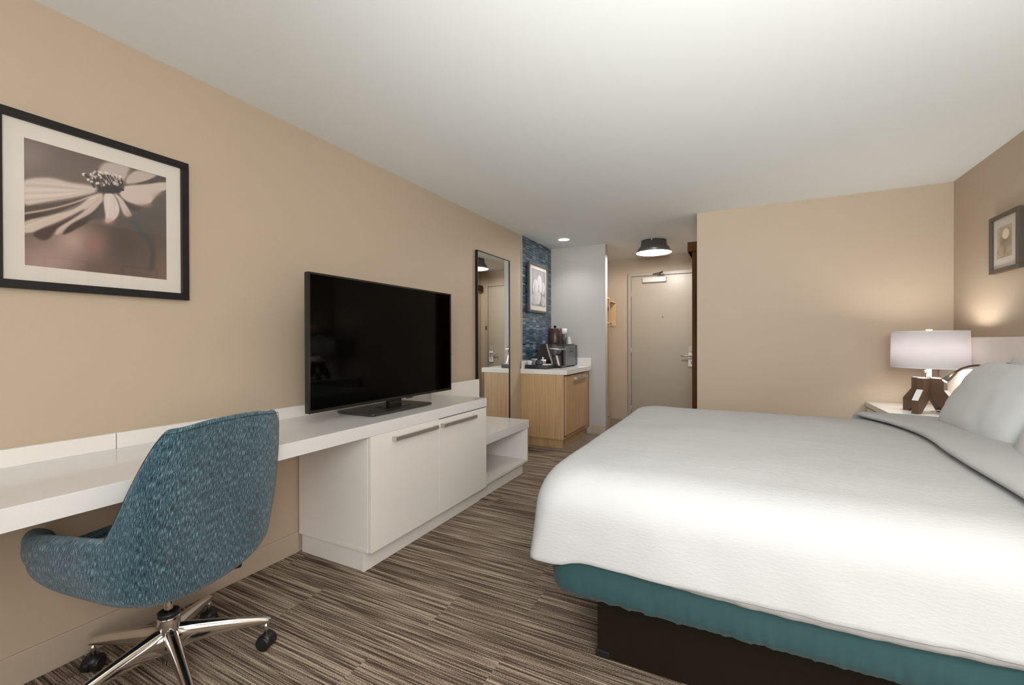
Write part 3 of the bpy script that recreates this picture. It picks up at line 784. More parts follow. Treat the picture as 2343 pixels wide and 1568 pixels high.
MB().lathe([(0, 0), (.083, 0), (.086, .01), (.086, .190), (.083, .194), (0, .196)], (bx_, by_, ZM), 40).build('bucket_body', 'bucket_brown', r)
MB().lathe([(0, 0), (.008, 0), (.008, .008), (.017, .018), (.019, .027), (.014, .037), (0, .041)], (bx_, by_, ZM + .194), 20).build('knob', 'black_gloss', r)
r = thing('wrapped_cups', 'grey and white wrapped cup stack behind the ice bucket', 'cups', (.31, 5.26, ZM))
MB().lathe([(0, 0), (.028, 0), (.034, .125), (0, .125)], (.297, 5.25, ZM), 20).build('cup_stack', 'frame_grey', r)
MB().lathe([(0, .125), (.036, .125), (.036, .19), (.030, .194), (0, .194)], (.297, 5.25, ZM), 20).build('paper_lid', 'paper_white', r)
r = tag(MB().prism([(.33, ZM), (.372, ZM), (.352, ZM + .092), (.328, ZM + .092)], 'y', 5.31, 5.316).build('info_card', 'paper_white'), 'small white standing card on top of the microwave', 'card')

# ------------------------------------------------------------------ entry: door, closet, barn door
dl, dr, dt = .818, 1.732, 2.168
d1 = st('door_1', B(dl, dr, Y4 - .030, Y4 - .002, .008, dt - .004), 'door_paint', bevel=.0015)
fr = MB()
fw = .048
fr.box(dl - .004 - fw, dl - .004, Y4 - .045, Y4 - .001, 0, dt + .002 + fw).box(dr + .004, dr + .004 + fw, Y4 - .045, Y4 - .001, 0, dt + .002 + fw).box(dl - .004, dr + .004, Y4 - .045, Y4 - .001, dt + .002, dt + .002 + fw)
fr.build('door_frame', 'door_frame_paint', d1, bevel=.002)
for z in (1.86, 1.01, .14): MB().lathe([(0, -.055), (.008, -.055), (.008, .055), (0, .055)], (dl - .003, Y4 - .040, z + .03), 12).build('hinge', 'brushed_nickel', d1)
c_ = B(.988, 1.322, Y4 - .085, Y4 - .030, 2.065, 2.138).build('closer', 'closer_silver', d1, bevel=.003)
MB().tube([(1.205, Y4 - .06, 2.13), (1.205, Y4 - .06, 2.165)], .010, 10).build('spindle', 'brushed_nickel', c_)
MB().tube([(1.205, Y4 - .06, 2.165), (1.285, Y4 - .20, 2.185)], .008, 8).tube([(1.285, Y4 - .20, 2.185), (1.135, Y4 - .05, 2.185)], .007, 8).tube([(1.285, Y4 - .20, 2.170), (1.285, Y4 - .20, 2.200)], .010, 8).build('arm', 'gooseneck_brown', c_)
lk = B(1.622, 1.692, Y4 - .040, Y4 - .030, .925, 1.125).build('lock_plate', 'closer_silver', d1, bevel=.002)
MB().tube([(1.655, Y4 - .04, .985), (1.655, Y4 - .085, .985)], .013, 12).tube([(1.665, Y4 - .085, .985), (1.52, Y4 - .085, .985)], .009, 10).build('lever', 'brushed_nickel', lk)
MB().tube([(1.655, Y4 - .04, 1.06), (1.655, Y4 - .06, 1.06)], .010, 12).build('thumb_turn', 'closer_silver', lk)
MB().tube([(1.268, Y4 - .034, 1.550), (1.268, Y4 - .029, 1.550)], .009, 12).build('peephole', 'gooseneck_brown', d1)
t = thing('door_hanger', 'white paper tag with red pattern hanging on the entry door lever', 'door tag', (1.655, Y4 - .055, .985))
m_ = MB().prism([(1.618, .835), (1.700, .835), (1.700, 1.03), (1.618, 1.03)], 'y', Y4 - .052, Y4 - .050)
m_.build('card', 'paper_white', t)
rg = random.Random(4)
for k in range(9):
    cx, cz = 1.69 - rg.uniform(0, .035), .99 - k * .014
    MB().lathe([(0, 0), (.007, 0), (.007, .0008), (0, .0008)], (cx, Y4 - .0535, cz), 10, 'y').build('printed_mark', 'paper_red', t)
t = thing('security_latch', 'small metal swing latch on the right door jamb', 'latch', (1.76, Y4 - .05, 1.45))
B(1.752, 1.775, Y4 - .060, Y4 - .046, 1.40, 1.47).build('latch_plate', 'gooseneck_brown', t, bevel=.002)

t = thing('closet_shelving', 'tall open light oak closet unit behind the partition', 'closet', (.4, 5.75, 0))
cx0, cx1 = .22, .745
B(cx0, cx1, 5.745, 5.760, .0, 1.772).build('side_panel', 'oak', t)
B(cx0, cx1, 5.632, 5.645, .0, 1.772).build('side_panel', 'oak', t)
for z in (.208, 1.432, 1.754): B(cx0, cx1, 5.645, 5.745, z, z + .018).build('shelf', 'oak', t)
B(cx0, cx0 + .012, 5.645, 5.745, .03, 1.754).build('back_panel', 'oak', t)
B(cx0, cx1, 5.645, 5.745, 0, .03).build('shelf', 'oak', t)
t = thing('cubby_box', 'open oak cubby box fixed beside the closet unit', 'shelf', (.5, 5.93, 1.405))
bx0, bx1, by0, by1, bz0, bz1 = .40, .745, 5.7605, 6.10, 1.405, 1.735
B(bx0, bx1, by0, by0 + .012, bz0, bz1).build('side_panel', 'oak', t)
B(bx0, bx1, by1 - .012, by1, bz0, bz1).build('side_panel', 'oak', t)
B(bx0, bx1, by0 + .012, by1 - .012, bz1 - .012, bz1).build('top_panel', 'oak', t)
B(bx0, bx1, by0 + .012, by1 - .012, bz0, bz0 + .012).build('bottom_panel', 'oak', t)
B(bx0, bx0 + .01, by0 + .012, by1 - .012, bz0 + .012, bz1 - .012).build('back_panel', 'oak', t)
t = thing('clothes_iron', 'dark clothes iron lying in the open oak cubby', 'iron', (.62, 5.85, bz0 + .012))
MB().prism([(5.775, bz0 + .0125), (5.99, bz0 + .0125), (5.95, bz0 + .04), (5.79, bz0 + .06)], 'x', .62, .72).build('soleplate_body', 'coffee_black', t, bevel=.008)
MB().tube([(.67, 5.79, bz0 + .05), (.67, 5.82, bz0 + .10), (.67, 5.89, bz0 + .105), (.67, 5.94, bz0 + .045)], .010, 8).build('handle', 'coffee_black', t)
t = thing('hair_dryer', 'dark hair dryer hung inside the narrow oak closet', 'hair dryer', (.70, 5.70, 1.50))
MB().tube([(.71, 5.72, 1.48), (.71, 5.725, 1.56), (.71, 5.72, 1.60)], [.012, .014, .02], 10).tube([(.64, 5.718, 1.62), (.735, 5.718, 1.62)], .025, 12).build('dryer_body', 'black_plastic', t)

t = thing('barn_door', 'dark walnut sliding barn door edge at the bathroom wall', 'door', (1.866, 5.3, .01))
B(1.846, 1.888, 4.70, 5.75, .012, 2.085).build('door_leaf', 'walnut', t, bevel=.002)
t2 = thing('barn_door_track', 'dark walnut valance covering the sliding door track', 'track cover', (1.85, 5.5, 2.09))
B(1.806, 1.818, 4.68, 6.70, 2.086, 2.180).build('valance', 'walnut', t2, bevel=.002)
B(1.818, 1.895, 4.68, 4.694, 2.086, 2.180).build('end_cap', 'walnut', t2)
B(1.818, 1.895, 4.694, 6.70, 2.170, 2.180).build('top_board', 'walnut', t2)

# ------------------------------------------------------------------ ceiling fixtures
t = thing('ceiling_lamp', 'dark stepped metal flush lamp on the ceiling before the entry door', 'ceiling lamp', (1.325, 5.65, H))
lc = (1.325, 5.65, H)
MB().lathe([(.140, 0), (.148, -.004), (.158, -.070), (.172, -.078), (.212, -.150), (.209, -.150), (.168, -.080), (.153, -.072), (.143, -.004)], lc, 64).build('shade', 'lamp_metal', t)
MB().lathe([(.2085, -.1495), (.166, -.081), (.152, -.074), (.152, -.074)], lc, 64).build('shade_lining', 'lamp_inner', t)
MB().lathe([(0, -.100), (.120, -.100), (.140, -.094), (.148, -.080), (.150, -.070)], lc, 48).build('diffuser', 'bulb_warm', t)
MB().lathe([(0, -.001), (.150, -.001)], lc, 40).build('canopy', 'lamp_metal', t)
MB().lathe([(0, 0), (.008, 0), (.010, .012), (0, .016)], (1.325, 5.50, H - .018), 12).build('thumb_screw', 'chrome', t)
point_light('ceiling_lamp_light', (1.325, 5.65, H - .135), 36, (1.0, .97, .93), .03)

t = thing('downlight', 'round white recessed downlight in the ceiling over the coffee corner', 'downlight', (.366, 5.06, H))
MB().lathe([(0, -.002), (.062, -.002), (.064, -.0025)], (.366, 5.06, H), 40).build('lens', 'downlight_glow', t)
MB().lathe([(.064, -.001), (.065, -.006), (.080, -.004), (.083, -.0005)], (.366, 5.06, H), 40).build('trim_ring', 'paper_white', t)
l = bpy.data.lights.new('downlight_spot', 'SPOT'); l.energy = 17; l.color = (.93, .95, 1.0); l.spot_size = math.radians(130); l.spot_blend = .7; l.shadow_soft_size = .06
o = bpy.data.objects.new('downlight_spot', l); COL.objects.link(o); o.location = (.366, 5.06, H - .02)

# ------------------------------------------------------------------ headboard, nightstands, lamps
t = thing('headboard', 'wide pinkish-white panelled headboard along the right wall', 'headboard', (3.70, 2.4, 0))
ys = [.25, .90, 1.83, 2.76, 3.686, 4.622]
for a, b in zip(ys[:-1], ys[1:]): B(3.660, X5 - .001, a + .0012, b - .0012, .02, 1.225).build('panel', 'headboard_laminate', t, bevel=.0012)
B(3.672, X5 - .001, .25, 4.62, 0, .02).build('plinth', 'headboard_laminate', t)

def nightstand(y0, y1, label):
    t = thing('nightstand', label, 'nightstand', (3.43, (y0 + y1) / 2, 0), 0, 'nightstands beside the bed')
    x0, x1 = 3.195, 3.658
    B(x0, x1, y0, y1, .655, .695).build('top', 'white_top', t, bevel=.002)
    B(x0 + .02, x1, y0 + .02, y1 - .02, .10, .655).build('body', 'white_laminate', t, bevel=.001)
    B(x0 + .06, x1, y0 + .06, y1 - .06, 0, .10).build('plinth', 'white_laminate', t)
    for za, zb in ((.40, .645), (.115, .385)):
        d = B(x0 + .002, x0 + .0195, y0 + .03, y1 - .03, za, zb).build('drawer', 'white_laminate', t, bevel=.001)
        ym = (y0 + y1) / 2
        MB().box(x0 - .03, x0 - .02, ym - .15, ym + .15, zb - .06, zb - .045).box(x0 - .02, x0 + .002, ym - .15, ym - .138, zb - .06, zb - .045).box(x0 - .02, x0 + .002, ym + .138, ym + .15, zb - .06, zb - .045).build('handle', 'brushed_nickel', d)
nightstand(3.55, 4.605, 'white nightstand between the bed and the far wall')
nightstand(.27, 1.32, 'white nightstand at the near right edge beside the bed')

def table_lamp(cx, cy, label, pw):
    z0 = .695
    t = thing('table_lamp', label, 'lamp', (cx, cy, z0), 0, 'drum shade lamps beside the bed')
    # profile of one half plank: (radial, height)
    half = [(0, .245), (.095, .245), (.095, .166), (.148, .092), (.148, 0), (.116, 0), (.0, .130)]
    for k, a in enumerate((PI / 4, 3 * PI / 4, 5 * PI / 4, 7 * PI / 4)):
        dx, dy = math.cos(a), math.sin(a); nx, ny = -dy, dx; w = .021
        vs = []; n = len(half)
        for s_ in (-1, 1):
            for (r_, h_) in half: vs.append((cx + dx * r_ + nx * w * s_, cy + dy * r_ + ny * w * s_, z0 + h_))
        fs = [tuple(range(n))[::-1], tuple(range(n, 2 * n))] + [(i, (i + 1) % n, n + (i + 1) % n, n + i) for i in range(n)]
        lg = MB().add(vs, fs).build('leg', 'lamp_wood', t, bevel=.0008)
        # pale strip on the sloping face, reflected light put into its colour
        e0, e1 = (.0952, .166), (.1482, .092)
        q = []
        for s_ in (-1, 1):
            for (r_, h_) in (e0, e1): q.append((cx + dx * (r_ + .0006) + nx * (w - .002) * s_, cy + dy * (r_ + .0006) + ny * (w - .002) * s_, z0 + h_ + .0006))
        MB().add(q, [(0, 1, 3, 2)]).build('edge_strip', 'lamp_edge_white', lg)
        q = []
        for s_ in (-1, 1):
            for r_ in (0.0, .093): q.append((cx + dx * r_ + nx * (w - .002) * s_, cy + dy * r_ + ny * (w - .002) * s_, z0 + .2458))
        MB().add(q, [(0, 1, 3, 2)]).build('top_cap', 'lamp_edge_white', lg)
    MB().lathe([(0, .246), (.014, .246), (.014, .330), (0, .330)], (cx, cy, z0), 20).build('neck', 'silver_neck', t)
    MB().lathe([(0, -.010), (.006, -.008), (.010, 0), (.006, .008), (0, .010)], (cx - .022, cy - .010, z0 + .292), 14).tube([(cx, cy, z0 + .292), (cx - .016, cy - .008, z0 + .292)], .003, 6).build('switch', 'chrome', t)
    zs0, zs1, r0, r1 = 1.012, 1.270, .209, .204
    sh = MB().lathe([(r0, zs0 - z0), (r1, zs1 - z0), (r1 - .002, zs1 - z0), (r0 - .002, zs0 - z0), (r0, zs0 - z0)], (cx, cy, z0), 72).build('shade', 'lamp_shade_fabric', t)
    MB().lathe([(r1 + .0008, zs1 - z0 - .006), (r1 + .0008, zs1 - z0), (r1 - .003, zs1 - z0)], (cx, cy, z0), 72).build('shade_rim', 'paper_white', sh)
    MB().lathe([(r0 + .0008, zs0 - z0 + .006), (r0 + .0008, zs0 - z0), (r0 - .003, zs0 - z0)], (cx, cy, z0), 72).build('shade_rim', 'paper_white', sh)
    MB().lathe([(0, 0), (.006, 0), (.006, .008), (.018, .009), (.018, .018), (0, .018)], (cx, cy, zs1 - .004), 20).build('finial', 'silver_neck', t)
    for a in (0, 2 * PI / 3, 4 * PI / 3): MB().tube([(cx, cy, zs1 - .003), (cx + (r1 - .002) * math.cos(a), cy + (r1 - .002) * math.sin(a), zs1 - .003)], .0018, 6).build('spider', 'silver_neck', t)
    point_light('table_lamp_bulb', (cx, cy, 1.16), pw, (1.0, .97, .93), .075)
    return t
table_lamp(3.448, 4.10, 'table lamp with white drum shade on the far nightstand', 9.5)
table_lamp(3.448, .76, 'table lamp on the near nightstand just outside the view', 30)
tag(MB().tube([(3.47, 4.14, .700), (3.50, 4.10, .715), (3.56, 4.02, .700), (3.62, 3.98, .699), (3.652, 3.97, .72)], .0035, 8).build('lamp_cord', 'paper_white'), 'thin white cord running from the lamp base to the headboard', 'cord')

t = thing('reading_light', 'bronze gooseneck reading light with lit tip curving over the pillow', 'reading light', (3.655, 3.56, 1.0))
B(3.640, 3.659, 3.50, 3.60, .99, 1.074).build('mount', 'gooseneck_brown', t, bevel=.003)
MB().tube([(3.645, 3.555, 1.03), (3.62, 3.57, 1.046), (3.59, 3.585, 1.052), (3.555, 3.6, 1.054), (3.518, 3.6, 1.056), (3.485, 3.6, 1.050), (3.452, 3.6, 1.036), (3.425, 3.6, 1.014), (3.405, 3.6, .998)], .0055, 10).build('gooseneck', 'gooseneck_brown', t)
hd = MB().tube([(3.425, 3.6, 1.012), (3.413, 3.6, 1.003), (3.376, 3.6, .957)], [.010, .014, .020], 20).build('lamp_head', 'reading_head', t)
MB().tube([(3.378, 3.6, .9595), (3.374, 3.6, .9545)], .012, 14).build('bulb', 'reading_bulb', hd)
point_light('reading_light_glow', (3.368, 3.6, .945), .35, (1.0, .95, .80), .01)

# ------------------------------------------------------------------ bed
BX0, BX1, BY0, BY1 = 1.574, 3.655, 1.447, 3.405
def rr_loop(x0, x1, y0, y1, r, n=10, m=44):
    """rounded-rectangle loop with evenly spread side points; open distribution closed loop"""
    pts = []
    cs = [(x1 - r, y0 + r, -PI / 2), (x1 - r, y1 - r, 0), (x0 + r, y1 - r, PI / 2), (x0 + r, y0 + r, PI)]
    corners = [[(cx + r * math.cos(a + PI / 2 * k / n), cy + r * math.sin(a + PI / 2 * k / n)) for k in range(n + 1)] for cx, cy, a in cs]
    for i in range(4):
        pts += corners[i]
        a, b = corners[i][-1], corners[(i + 1) % 4][0]
        for k in range(1, m): pts.append((a[0] + (b[0] - a[0]) * k / m, a[1] + (b[1] - a[1]) * k / m))
    return pts
def fbm(x, y, z, s): return mnoise.fractal(Vector((x * s, y * s, z * s)), 1.0, 2.0, 3)

t = thing('bed', 'wide bed with white coverlet over a teal box spring cover', 'bed', (2.65, 2.43, 0))
# dark platform
MB().box(1.772, 3.64, 1.650, 3.20, .0, .305).build('platform', 'bed_base_brown', t, bevel=.003)
MB().box(1.766, 1.82, 1.644, 1.70, 0, .028).build('corner_foot', 'black_plastic', t, bevel=.003)
# teal box-spring cover with gathered bottom edge
rows = []
zb, zt2 = .280, .50
zb -= .0
prof = [(.14, 0.0), (.09, -.001), (.045, .004), (.016, .018), (.004, .045), (0, .09), (0, .14), (0, .215)]
for (ins, dz) in prof:
    lp = rr_loop(1.632 + ins, 3.650, 1.487 + ins, 3.36 - ins, max(.05, .065), 10, 240); row = []
    for (x, y_) in lp:
        k = max(0, 1 - dz / .10)
        wv = fbm(x + dz * 1.6, y_, 0, 18) * .009 * k + fbm(x + dz * 2.4, y_, 2, 60) * .008 * k
        cx_, cy_ = 2.6, 2.43
        dx, dy = (x - cx_), (y_ - cy_)
        if abs(dx) / 1.0 > abs(dy) / .94: nx, ny = (1 if dx > 0 else -1), 0
        else: nx, ny = 0, (1 if dy > 0 else -1)
        row.append((x + nx * wv, y_ + ny * wv, zb + dz + fbm(x, y_, 5, 30) * .008 * k))
    rows.append(row)
MB().grid(rows, closed_u=True).build('box_spring_cover', 'teal_cover', t)
# mattress (seen only at the hem)
MB().box(1.66, 3.65, 1.52, 3.34, .50, .705).build('mattress', 'pillow_cotton', t, bevel=.05, seg=4)
# coverlet
def coverlet(x0, x1, y0, y1, ztop, hem, rad, name, material, parent, amp=1.0, fold=False):
    prof = []
    W2 = (y1 - y0) / 2
    for k in range(14):                      # flat top, inset from centre to edge radius
        u = k / 14.; ins = W2 * (1 - u) + rad * u; prof.append((ins, 0.0))
    for k in range(9):                       # rounding
        a = PI / 2 * k / 8; prof.append((rad * (1 - math.sin(a)), -rad * (1 - math.cos(a))))
    hh = ztop - rad - hem
    for k in range(1, 13): prof.append((-.010 * (k / 12.) ** 2, -rad - hh * k / 12.))
    prof.append((-.006, -rad - hh - .004)); prof.append((.004, -rad - hh - .002)); prof.append((.006, -rad - hh + .02))
    rows = []
    for (ins, dz) in prof:
        r = max(.012, .105 - ins * .0) if ins < rad + .001 else .105
        i2 = min(ins, W2 - .0006)
        X0, Y0_, Y1_ = x0 + (i2 * .55 if i2 < rad else i2 - rad * .45), y0 + i2, y1 - i2
        if X0 > x1 - .3: X0 = x1 - .3
        if ins < rad: r = .040 + .095 * max(0., min(1., 1 + dz / .30))
        else: r = .135
        lp = rr_loop(X0, x1, Y0_, Y1_, min(r, (Y1_ - Y0_) / 2 - .0001), 8, 60)
        row = []
        for (x, y_) in lp:
            z = ztop + dz
            d = max(0, min(1, (-dz - rad * .5) / (ztop - hem)))      # 0 top .. 1 hem
            cxm, cym = 2.65, 2.43
            nx = ny = 0
            if x < x0 + .16: nx = -1
            if y_ < y0 + .16: ny = -1
            if y_ > y1 - .16: ny = 1
            L_ = math.hypot(nx, ny) or 1
            w_ = (fbm(x, y_, z * .4, 3.2) * .024 + fbm(x + z * .5, y_, z * .3, 9) * .004) * d * amp
            # top: gentle crown and undulation
            e = min(x - x0, y_ - y0, y1 - y_) if dz > -1e-6 else 0
            crown = .012 * min(1, max(0, e) / .35)
            und = fbm(x, y_, 0, 1.7) * .006 * (1 - d)
            hz = 0
            if d > .3:
                kk = max(0, min(1, (x - 1.66) / .14)); kk = kk * kk * (3 - 2 * kk)
                hz = (fbm(x, y_, 9, 1.6) * .004 + kk * .034 + max(0, x - 1.8) * .010) * (d - .3) / .7
                if x < x0 + .16: w_ *= .35
            row.append((x + nx / L_ * w_, y_ + ny / L_ * w_, z + crown + und + hz))
        rows.append(row)
    mb = MB().grid(rows, closed_u=True)
    return mb.build(name, material, parent, weld=True)
cv = coverlet(BX0, 3.55, BY0, BY1, .735, .425, .135, 'coverlet', 'bed_linen', t)
# sheet edge that peeks below the hem on the near side
rows = []
for (yy, zz) in ((0.020, .52), (.004, .47), (-.002, .440), (.000, .4150), (.006, .4150), (.012, .46)):
    row = []
    for k in range(120):
        x = 1.93 + (2.95 - 1.93) * k / 119; s_ = math.sin(PI * k / 119) ** .7
        row.append((x, 1.463 + yy + fbm(x, 0, 0, 12) * .003 - .012 * s_, zz + (.018 * (1 - s_)) + fbm(x, 3, 0, 10) * .004 + .012))
    rows.append(row)
MB().grid(rows).build('sheet_edge', 'bed_linen', t)

# turned-down sheet: folded band laid over the coverlet toward the pillows
rows = []
nY = 90
def foldx(y_):       # front edge of the fold
    k = (y_ - 1.45) / (3.40 - 1.45)
    return 2.895 + .105 * math.sin(PI * min(1, max(0, k))) ** .9 + .02 * math.sin(y_ * 5)
path = []            # (y, z, ny, nz) cross-section line over the bed from near hem to far hem
rad = .09; y0, y1, zt_b = BY0 - .010, BY1 + .008, .746
N1 = 12
for k in range(N1 + 1): path.append((y0 - .004 * (1 - k / N1), .43 + (zt_b - rad - .43) * k / N1, -1, 0))
for k in range(1, 9):
    a = PI / 2 * k / 8; path.append((y0 + rad * (1 - math.cos(a)), zt_b - rad + rad * math.sin(a), -math.cos(a), math.sin(a)))
for k in range(1, 40): path.append((y0 + rad + (y1 - y0 - 2 * rad) * k / 40, zt_b, 0, 1))
for k in range(0, 9):
    a = PI / 2 * k / 8; path.append((y1 - rad + rad * math.sin(a), zt_b - rad + rad * math.cos(a), math.sin(a), math.cos(a)))
for k in range(1, N1 + 1): path.append((y1, zt_b - rad - (zt_b - rad - .43) * k / N1, 1, 0))
# section across the fold (offset dx from fold front, height above surface)
sec = [(.20, -.004), (.03, -.004), (.010, .000), (.000, .010), (.004, .020), (.018, .027), (.05, .030), (.10, .030), (.20, .027), (.34, .020), (.60, .012), (.65, .006)]
for (dx, h_) in sec:
    row = []
    for (yy, zz, ny, nz) in path:
        fx = foldx(yy) + dx
        if fx > 3.60: fx = 3.60
        crown = .013 * min(1, max(0, min(yy - y0, y1 - yy)) / .35)
        hh = h_ + (fbm(fx, yy, zz, 5) * .004 if dx > .02 else 0)
        row.append((fx, yy + ny * hh, zz + nz * hh + crown + fbm(fx, yy, 0, 1.7) * .006))
    rows.append(row)
MB().grid(rows).build('turned_down_sheet', 'bed_linen', t)

# pillows -------------------------------------------------------------
def pillow(name, label, loc, rot, L=.74, Wd=.50, T=.20, seed=0, group=None):
    mb = MB(); n = 40; m_ = 30; rows_t = []; rows_b = []
    def pt(u, v, sgn):
        # outline slightly concave between pointed corners
        x = (L / 2) * u * (1 - .050 * (1 - abs(v) ** 2.0) * abs(u) ** 6 + 0)
        y_ = (Wd / 2) * v * (1 - .060 * (1 - abs(u) ** 2.0) * abs(v) ** 6)
        th = ((1 - abs(u) ** 3.2) * (1 - abs(v) ** 3.0)) ** .48
        w_ = mnoise.fractal(Vector((u * 1.4 + seed, v * 1.4, sgn)), 1, 2, 3) * .012 * th
        e = (abs(v) ** 4) * .006 * math.sin(u * 26 + seed) + (abs(u) ** 4) * .005 * math.sin(v * 20 + seed)
        return (x, y_, sgn * (T / 2) * th + w_ + e * th)
    for sgn, R in ((1, rows_t), (-1, rows_b)):
        for j in range(m_ + 1):
            v = -1 + 2 * j / m_; v = math.sin(v * PI / 2)
            R.append([pt(math.sin((-1 + 2 * i / n) * PI / 2), v, sgn) for i in range(n + 1)])
    mb.grid(rows_t); mb.grid(rows_b)
    o = mb.build(name, 'pillow_cotton', None, weld=True)
    o.location = loc; o.rotation_euler = rot
    tag(o, label, 'pillow', group); return o
def lean(tilt, yaw=0.0):
    # local X along bed width (world y), local Y up the pillow, local Z = front normal (toward -x)
    ex = Vector((math.sin(yaw), -math.cos(yaw), 0)); 
    back = Vector((math.cos(yaw), math.sin(yaw), 0))
    ey = back * math.sin(tilt) + Vector((0, 0, 1)) * math.cos(tilt)
    ez = ex.cross(ey)
    return Matrix((ex, ey, ez)).transposed().to_euler()
pillow('pillow', 'plump white pillow nearest the table lamp, leaning on the headboard', (3.345, 2.87, .898), lean(math.radians(29)), .76, .44, .21, 1, 'white pillows on the bed')
pillow('pillow', 'white pillow cut by the right edge of the photo, in the front row', (3.325, 2.08, .898), lean(math.radians(29)), .78, .44, .21, 5, 'white pillows on the bed')
pillow('pillow', 'white pillow standing behind the front pillows against the headboard', (3.575, 3.02, .93), lean(math.radians(6)), .78, .36, .12, 9, 'white pillows on the bed')

# ------------------------------------------------------------------ desk chair
CH = thing('desk_chair', 'blue-teal tweed swivel chair with chrome star base at the desk', 'chair', (.44, .83, 0))
CP = dict(ox=.4829, oy=.8315, rot=191.88, af=.322, ab=.203, b=.3165, tp=.1629, te=2.8165, lean=.0788, le=1.155, wing=.0994, h1=107.55, h2=141.75, hb=.3003, ex=3.75, zb=.383, zside=.0574, zfront=.057, zback=-.025)
def CW(f, s, z):
    r = math.radians(CP['rot']); fx, fy = math.cos(r), math.sin(r)
    return (CP['ox'] + fx * f - fy * s, CP['oy'] + fy * f + fx * s, z)
def sstep(a, b, x):
    k = max(0, min(1, (x - a) / (b - a))); return k * k * (3 - 2 * k)
def rimH(phi):
    d = abs(math.degrees(phi))
    h = .530 + CP['wing'] * sstep(14, 50, d) + .02 * sstep(60, 105, d)
    h += CP['hb'] * sstep(CP['h1'], CP['h2'], d) + .012 * sstep(150, 180, d)
    return h
def shell_pt(phi, k, z):
    """k radial fraction 0..1, z height"""
    c, s = math.cos(phi), math.sin(phi); e = 2.0 / CP['ex']
    f = math.copysign(abs(c) ** e, c); ss = math.copysign(abs(s) ** e, s)
    a = CP['af'] if f > 0 else CP['ab']
    hz = max(0, (z - .50) / .47)
    taper = 1 - CP['tp'] * hz ** CP['te']
    F = f * a * k; Sx = ss * CP['b'] * k * taper
    F = F - CP['lean'] * hz ** CP['le'] * (1 if c < .2 else 0.6)
    return F, Sx
NP = 96
rows = []; uvs = []
def ring(kfun, zfun):
    row = []
    for i in range(NP):
        phi = -PI + 2 * PI * i / NP
        z = zfun(phi); k = kfun(phi)
        F, Sx = shell_pt(phi, k, z); row.append(CW(F, Sx, z))
    return row
def zb_(phi):   # underside rises to the front and sides a touch
    return CP['zb'] + CP['zfront'] * max(0, math.cos(phi)) + CP['zside'] * abs(math.sin(phi)) + CP['zback'] * max(0, -math.cos(phi))
rows.append(ring(lambda p: .02, lambda p: CP['zb'] + .003))
rows.append(ring(lambda p: .40, lambda p: CP['zb'] + .005))
rows.append(ring(lambda p: .70, lambda p: CP['zb'] + .007 + (zb_(p) - CP['zb']) * .5))
rows.append(ring(lambda p: .88, lambda p: zb_(p) + .020))
rows.append(ring(lambda p: .965, lambda p: zb_(p) + .050))
for q in (0, .2, .4, .6, .8, .93):
    rows.append(ring(lambda p, q=q: .965 + .035 * min(1, q * 4), lambda p, q=q: (zb_(p) + .075) * (1 - q) + (rimH(p) - .014) * q))
rows.append(ring(lambda p: .985, lambda p: rimH(p) - .004))
rows.append(ring(lambda p: .93, lambda p: rimH(p) + .006))
rows.append(ring(lambda p: .865, lambda p: rimH(p) - .004))
for q in (.9, .6, .3, .08):
    rows.append(ring(lambda p, q=q: .80 + .02 * q, lambda p, q=q: .50 + (rimH(p) - .50) * q))
rows.append(ring(lambda p: .72, lambda p: .495))
rows.append(ring(lambda p: .02, lambda p: .495))
mbs = MB().grid(rows, closed_u=True)
me_o = mbs.build('shell', 'teal_tweed', CH, subsurf=2)
me = me_o.data
uvl = me.uv_layers.new(name='UVMap')
W3 = [Vector(v.co) for v in me.vertices]
# uv: u = arc length around, v = accumulated height along rings
vacc = np.zeros((len(rows), NP)); 
for j in range(1, len(rows)):
    for i in range(NP): vacc[j, i] = vacc[j - 1, i] + (Vector(rows[j][i]) - Vector(rows[j - 1][i])).length
uarc = [0.0]
ref = rows[8]
for i in range(1, NP + 1): uarc.append(uarc[-1] + (Vector(ref[i % NP]) - Vector(ref[i - 1])).length)
for poly in me.polygons:
    idxs = [me.loops[li].vertex_index for li in poly.loop_indices]
    cols_ = [ix % NP for ix in idxs]
    wrap = max(cols_) - min(cols_) > NP / 2
    for li, ix in zip(poly.loop_indices, idxs):
        j, i = divmod(ix, NP)
        uu = uarc[i] if not (wrap and i < NP / 2) else uarc[NP]
        uvl.data[li].uv = (uu, vacc[j, i])
# seam piping just outside the rim
seam = []
for i in range(65):
    phi = PI - math.radians(68) + math.radians(136) * i / 64; z = rimH(phi if phi <= PI else phi - 2 * PI) - .010
    F, Sx = shell_pt(phi, .992, z); seam.append(CW(F, Sx, z))
MB().tube(seam, .0009, 6, caps=False).build('seam', 'seam_dark', CH)
# seat cushion
rows = []
for (k, z) in ((.02, .545), (.4, .545), (.60, .542), (.70, .530), (.745, .510), (.75, .490)):
    rows.append(ring(lambda p, k=k: k, lambda p, z=z: z))
cu = MB().grid(rows, closed_u=True).build('seat_cushion', 'teal_tweed', CH, subsurf=1)
uvl = cu.data.uv_layers.new(name='UVMap')
for lp in cu.data.loops:
    co = cu.data.vertices[lp.vertex_index].co; uvl.data[lp.index].uv = (co.y, co.x)
HX, HY = .428, .842
MB().box(HX - .09, HX + .09, HY - .07, HY + .07, .355, .388).build('tilt_mechanism', 'black_plastic', CH, bevel=.006)
MB().tube([(HX, HY, .365), (.44, .96, .345), (.452, 1.04, .318)], .006, 8).tube([(.450, 1.03, .321), (.455, 1.055, .315), (.460, 1.08, .309)], [.010, .017, .014], 12).build('height_lever', 'black_plastic', CH)
MB().lathe([(0, .14), (.014, .14), (.014, .36), (0, .36)], (HX, HY, 0), 24).build('gas_stem', 'chrome', CH)
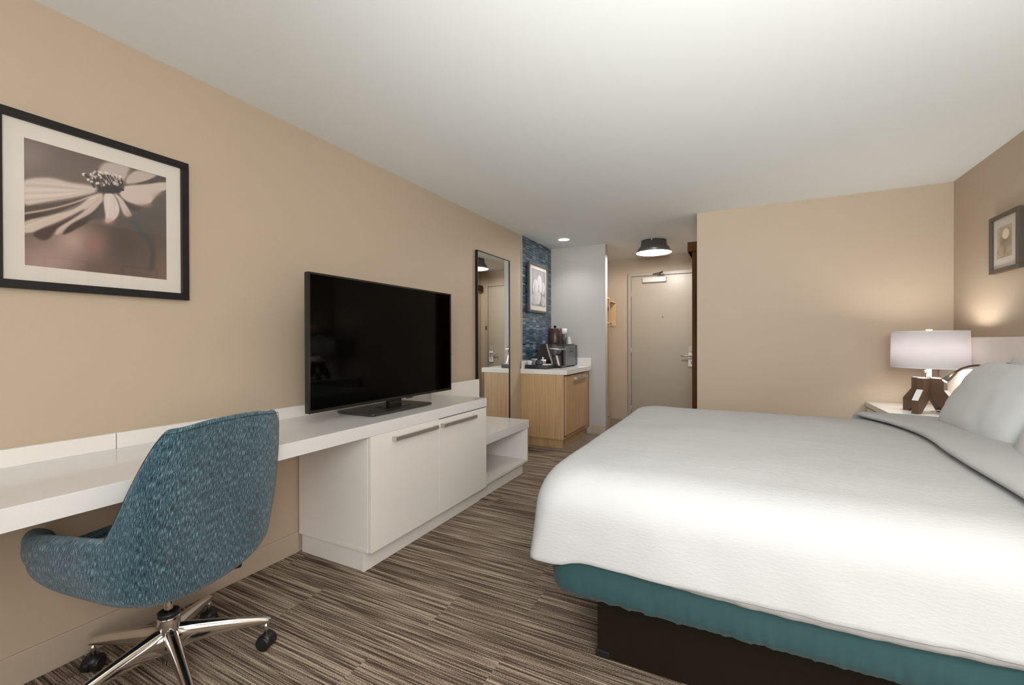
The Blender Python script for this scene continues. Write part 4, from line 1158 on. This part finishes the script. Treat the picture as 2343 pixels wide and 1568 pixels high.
MB().lathe([(.0, .225), (.033, .225), (.034, .240), (.026, .243), (.020, .238), (.0, .238)], (HX, HY, 0), 32).build('stem_cap', 'black_plastic', CH)
MB().lathe([(0, .055), (.020, .055), (.024, .12), (.034, .165), (.034, .222), (.032, .226), (0, .226)], (HX, HY, 0), 32).build('hub', 'chrome', CH)
for k in range(5):
    a = math.radians(57 + 72 * k); dx, dy = math.cos(a), math.sin(a); nx, ny = -dy, dx
    # tapered arched arm: sections (r, z_top, z_bot, half width)
    secs = [(.020, .195, .090, .024), (.05, .192, .105, .026), (.09, .182, .112, .0225), (.15, .168, .112, .020), (.22, .150, .108, .0175), (.28, .133, .102, .015), (.315, .121, .098, .013), (.325, .112, .100, .009)]
    rws = []
    for (r_, zt_, zb2, w_) in secs:
        row = []
        for (s_, q) in ((-1, 0), (-1.0, .45), (-.72, .88), (0, 1.0), (.72, .88), (1.0, .45), (1, 0), (.5, .05), (-.5, .05)):
            row.append((HX + dx * r_ + nx * w_ * s_, HY + dy * r_ + ny * w_ * s_, zb2 + (zt_ - zb2) * q))
        rws.append(row)
    lg = MB().grid(rws, closed_u=True)
    o0 = len(lg.v) - 9; lg.f.append(tuple(range(o0, o0 + 9))); lg.sm.append(False); lg.mi.append(0)
    lg = lg.build('leg', 'chrome', CH, subsurf=1)
    cx, cy = HX + dx * .306, HY + dy * .306
    MB().lathe([(0, .055), (.0085, .055), (.0085, .105), (0, .105)], (cx, cy, 0), 14).build('caster_stem', 'chrome', lg)
    ca = a + (.9, 2.2, .3, 1.2, 2.0)[k]; wx, wy = math.cos(ca), math.sin(ca)
    wm = MB()
    for s_ in (-1, 1):
        q0 = Vector((cx + wx * .0015 * s_, cy + wy * .0015 * s_, .0275)); q1 = Vector((cx + wx * .026 * s_, cy + wy * .026 * s_, .0275)); q2 = Vector((cx + wx * .028 * s_, cy + wy * .028 * s_, .0275))
        wm.tube([q0, q1, q2], [.0272, .0272, .022], 24)
    wm.tube([(cx + wx * -.022, cy + wy * -.022, .034), (cx + wx * .022, cy + wy * .022, .034)], .0255, 20)
    wm.build('caster', 'black_plastic', lg)
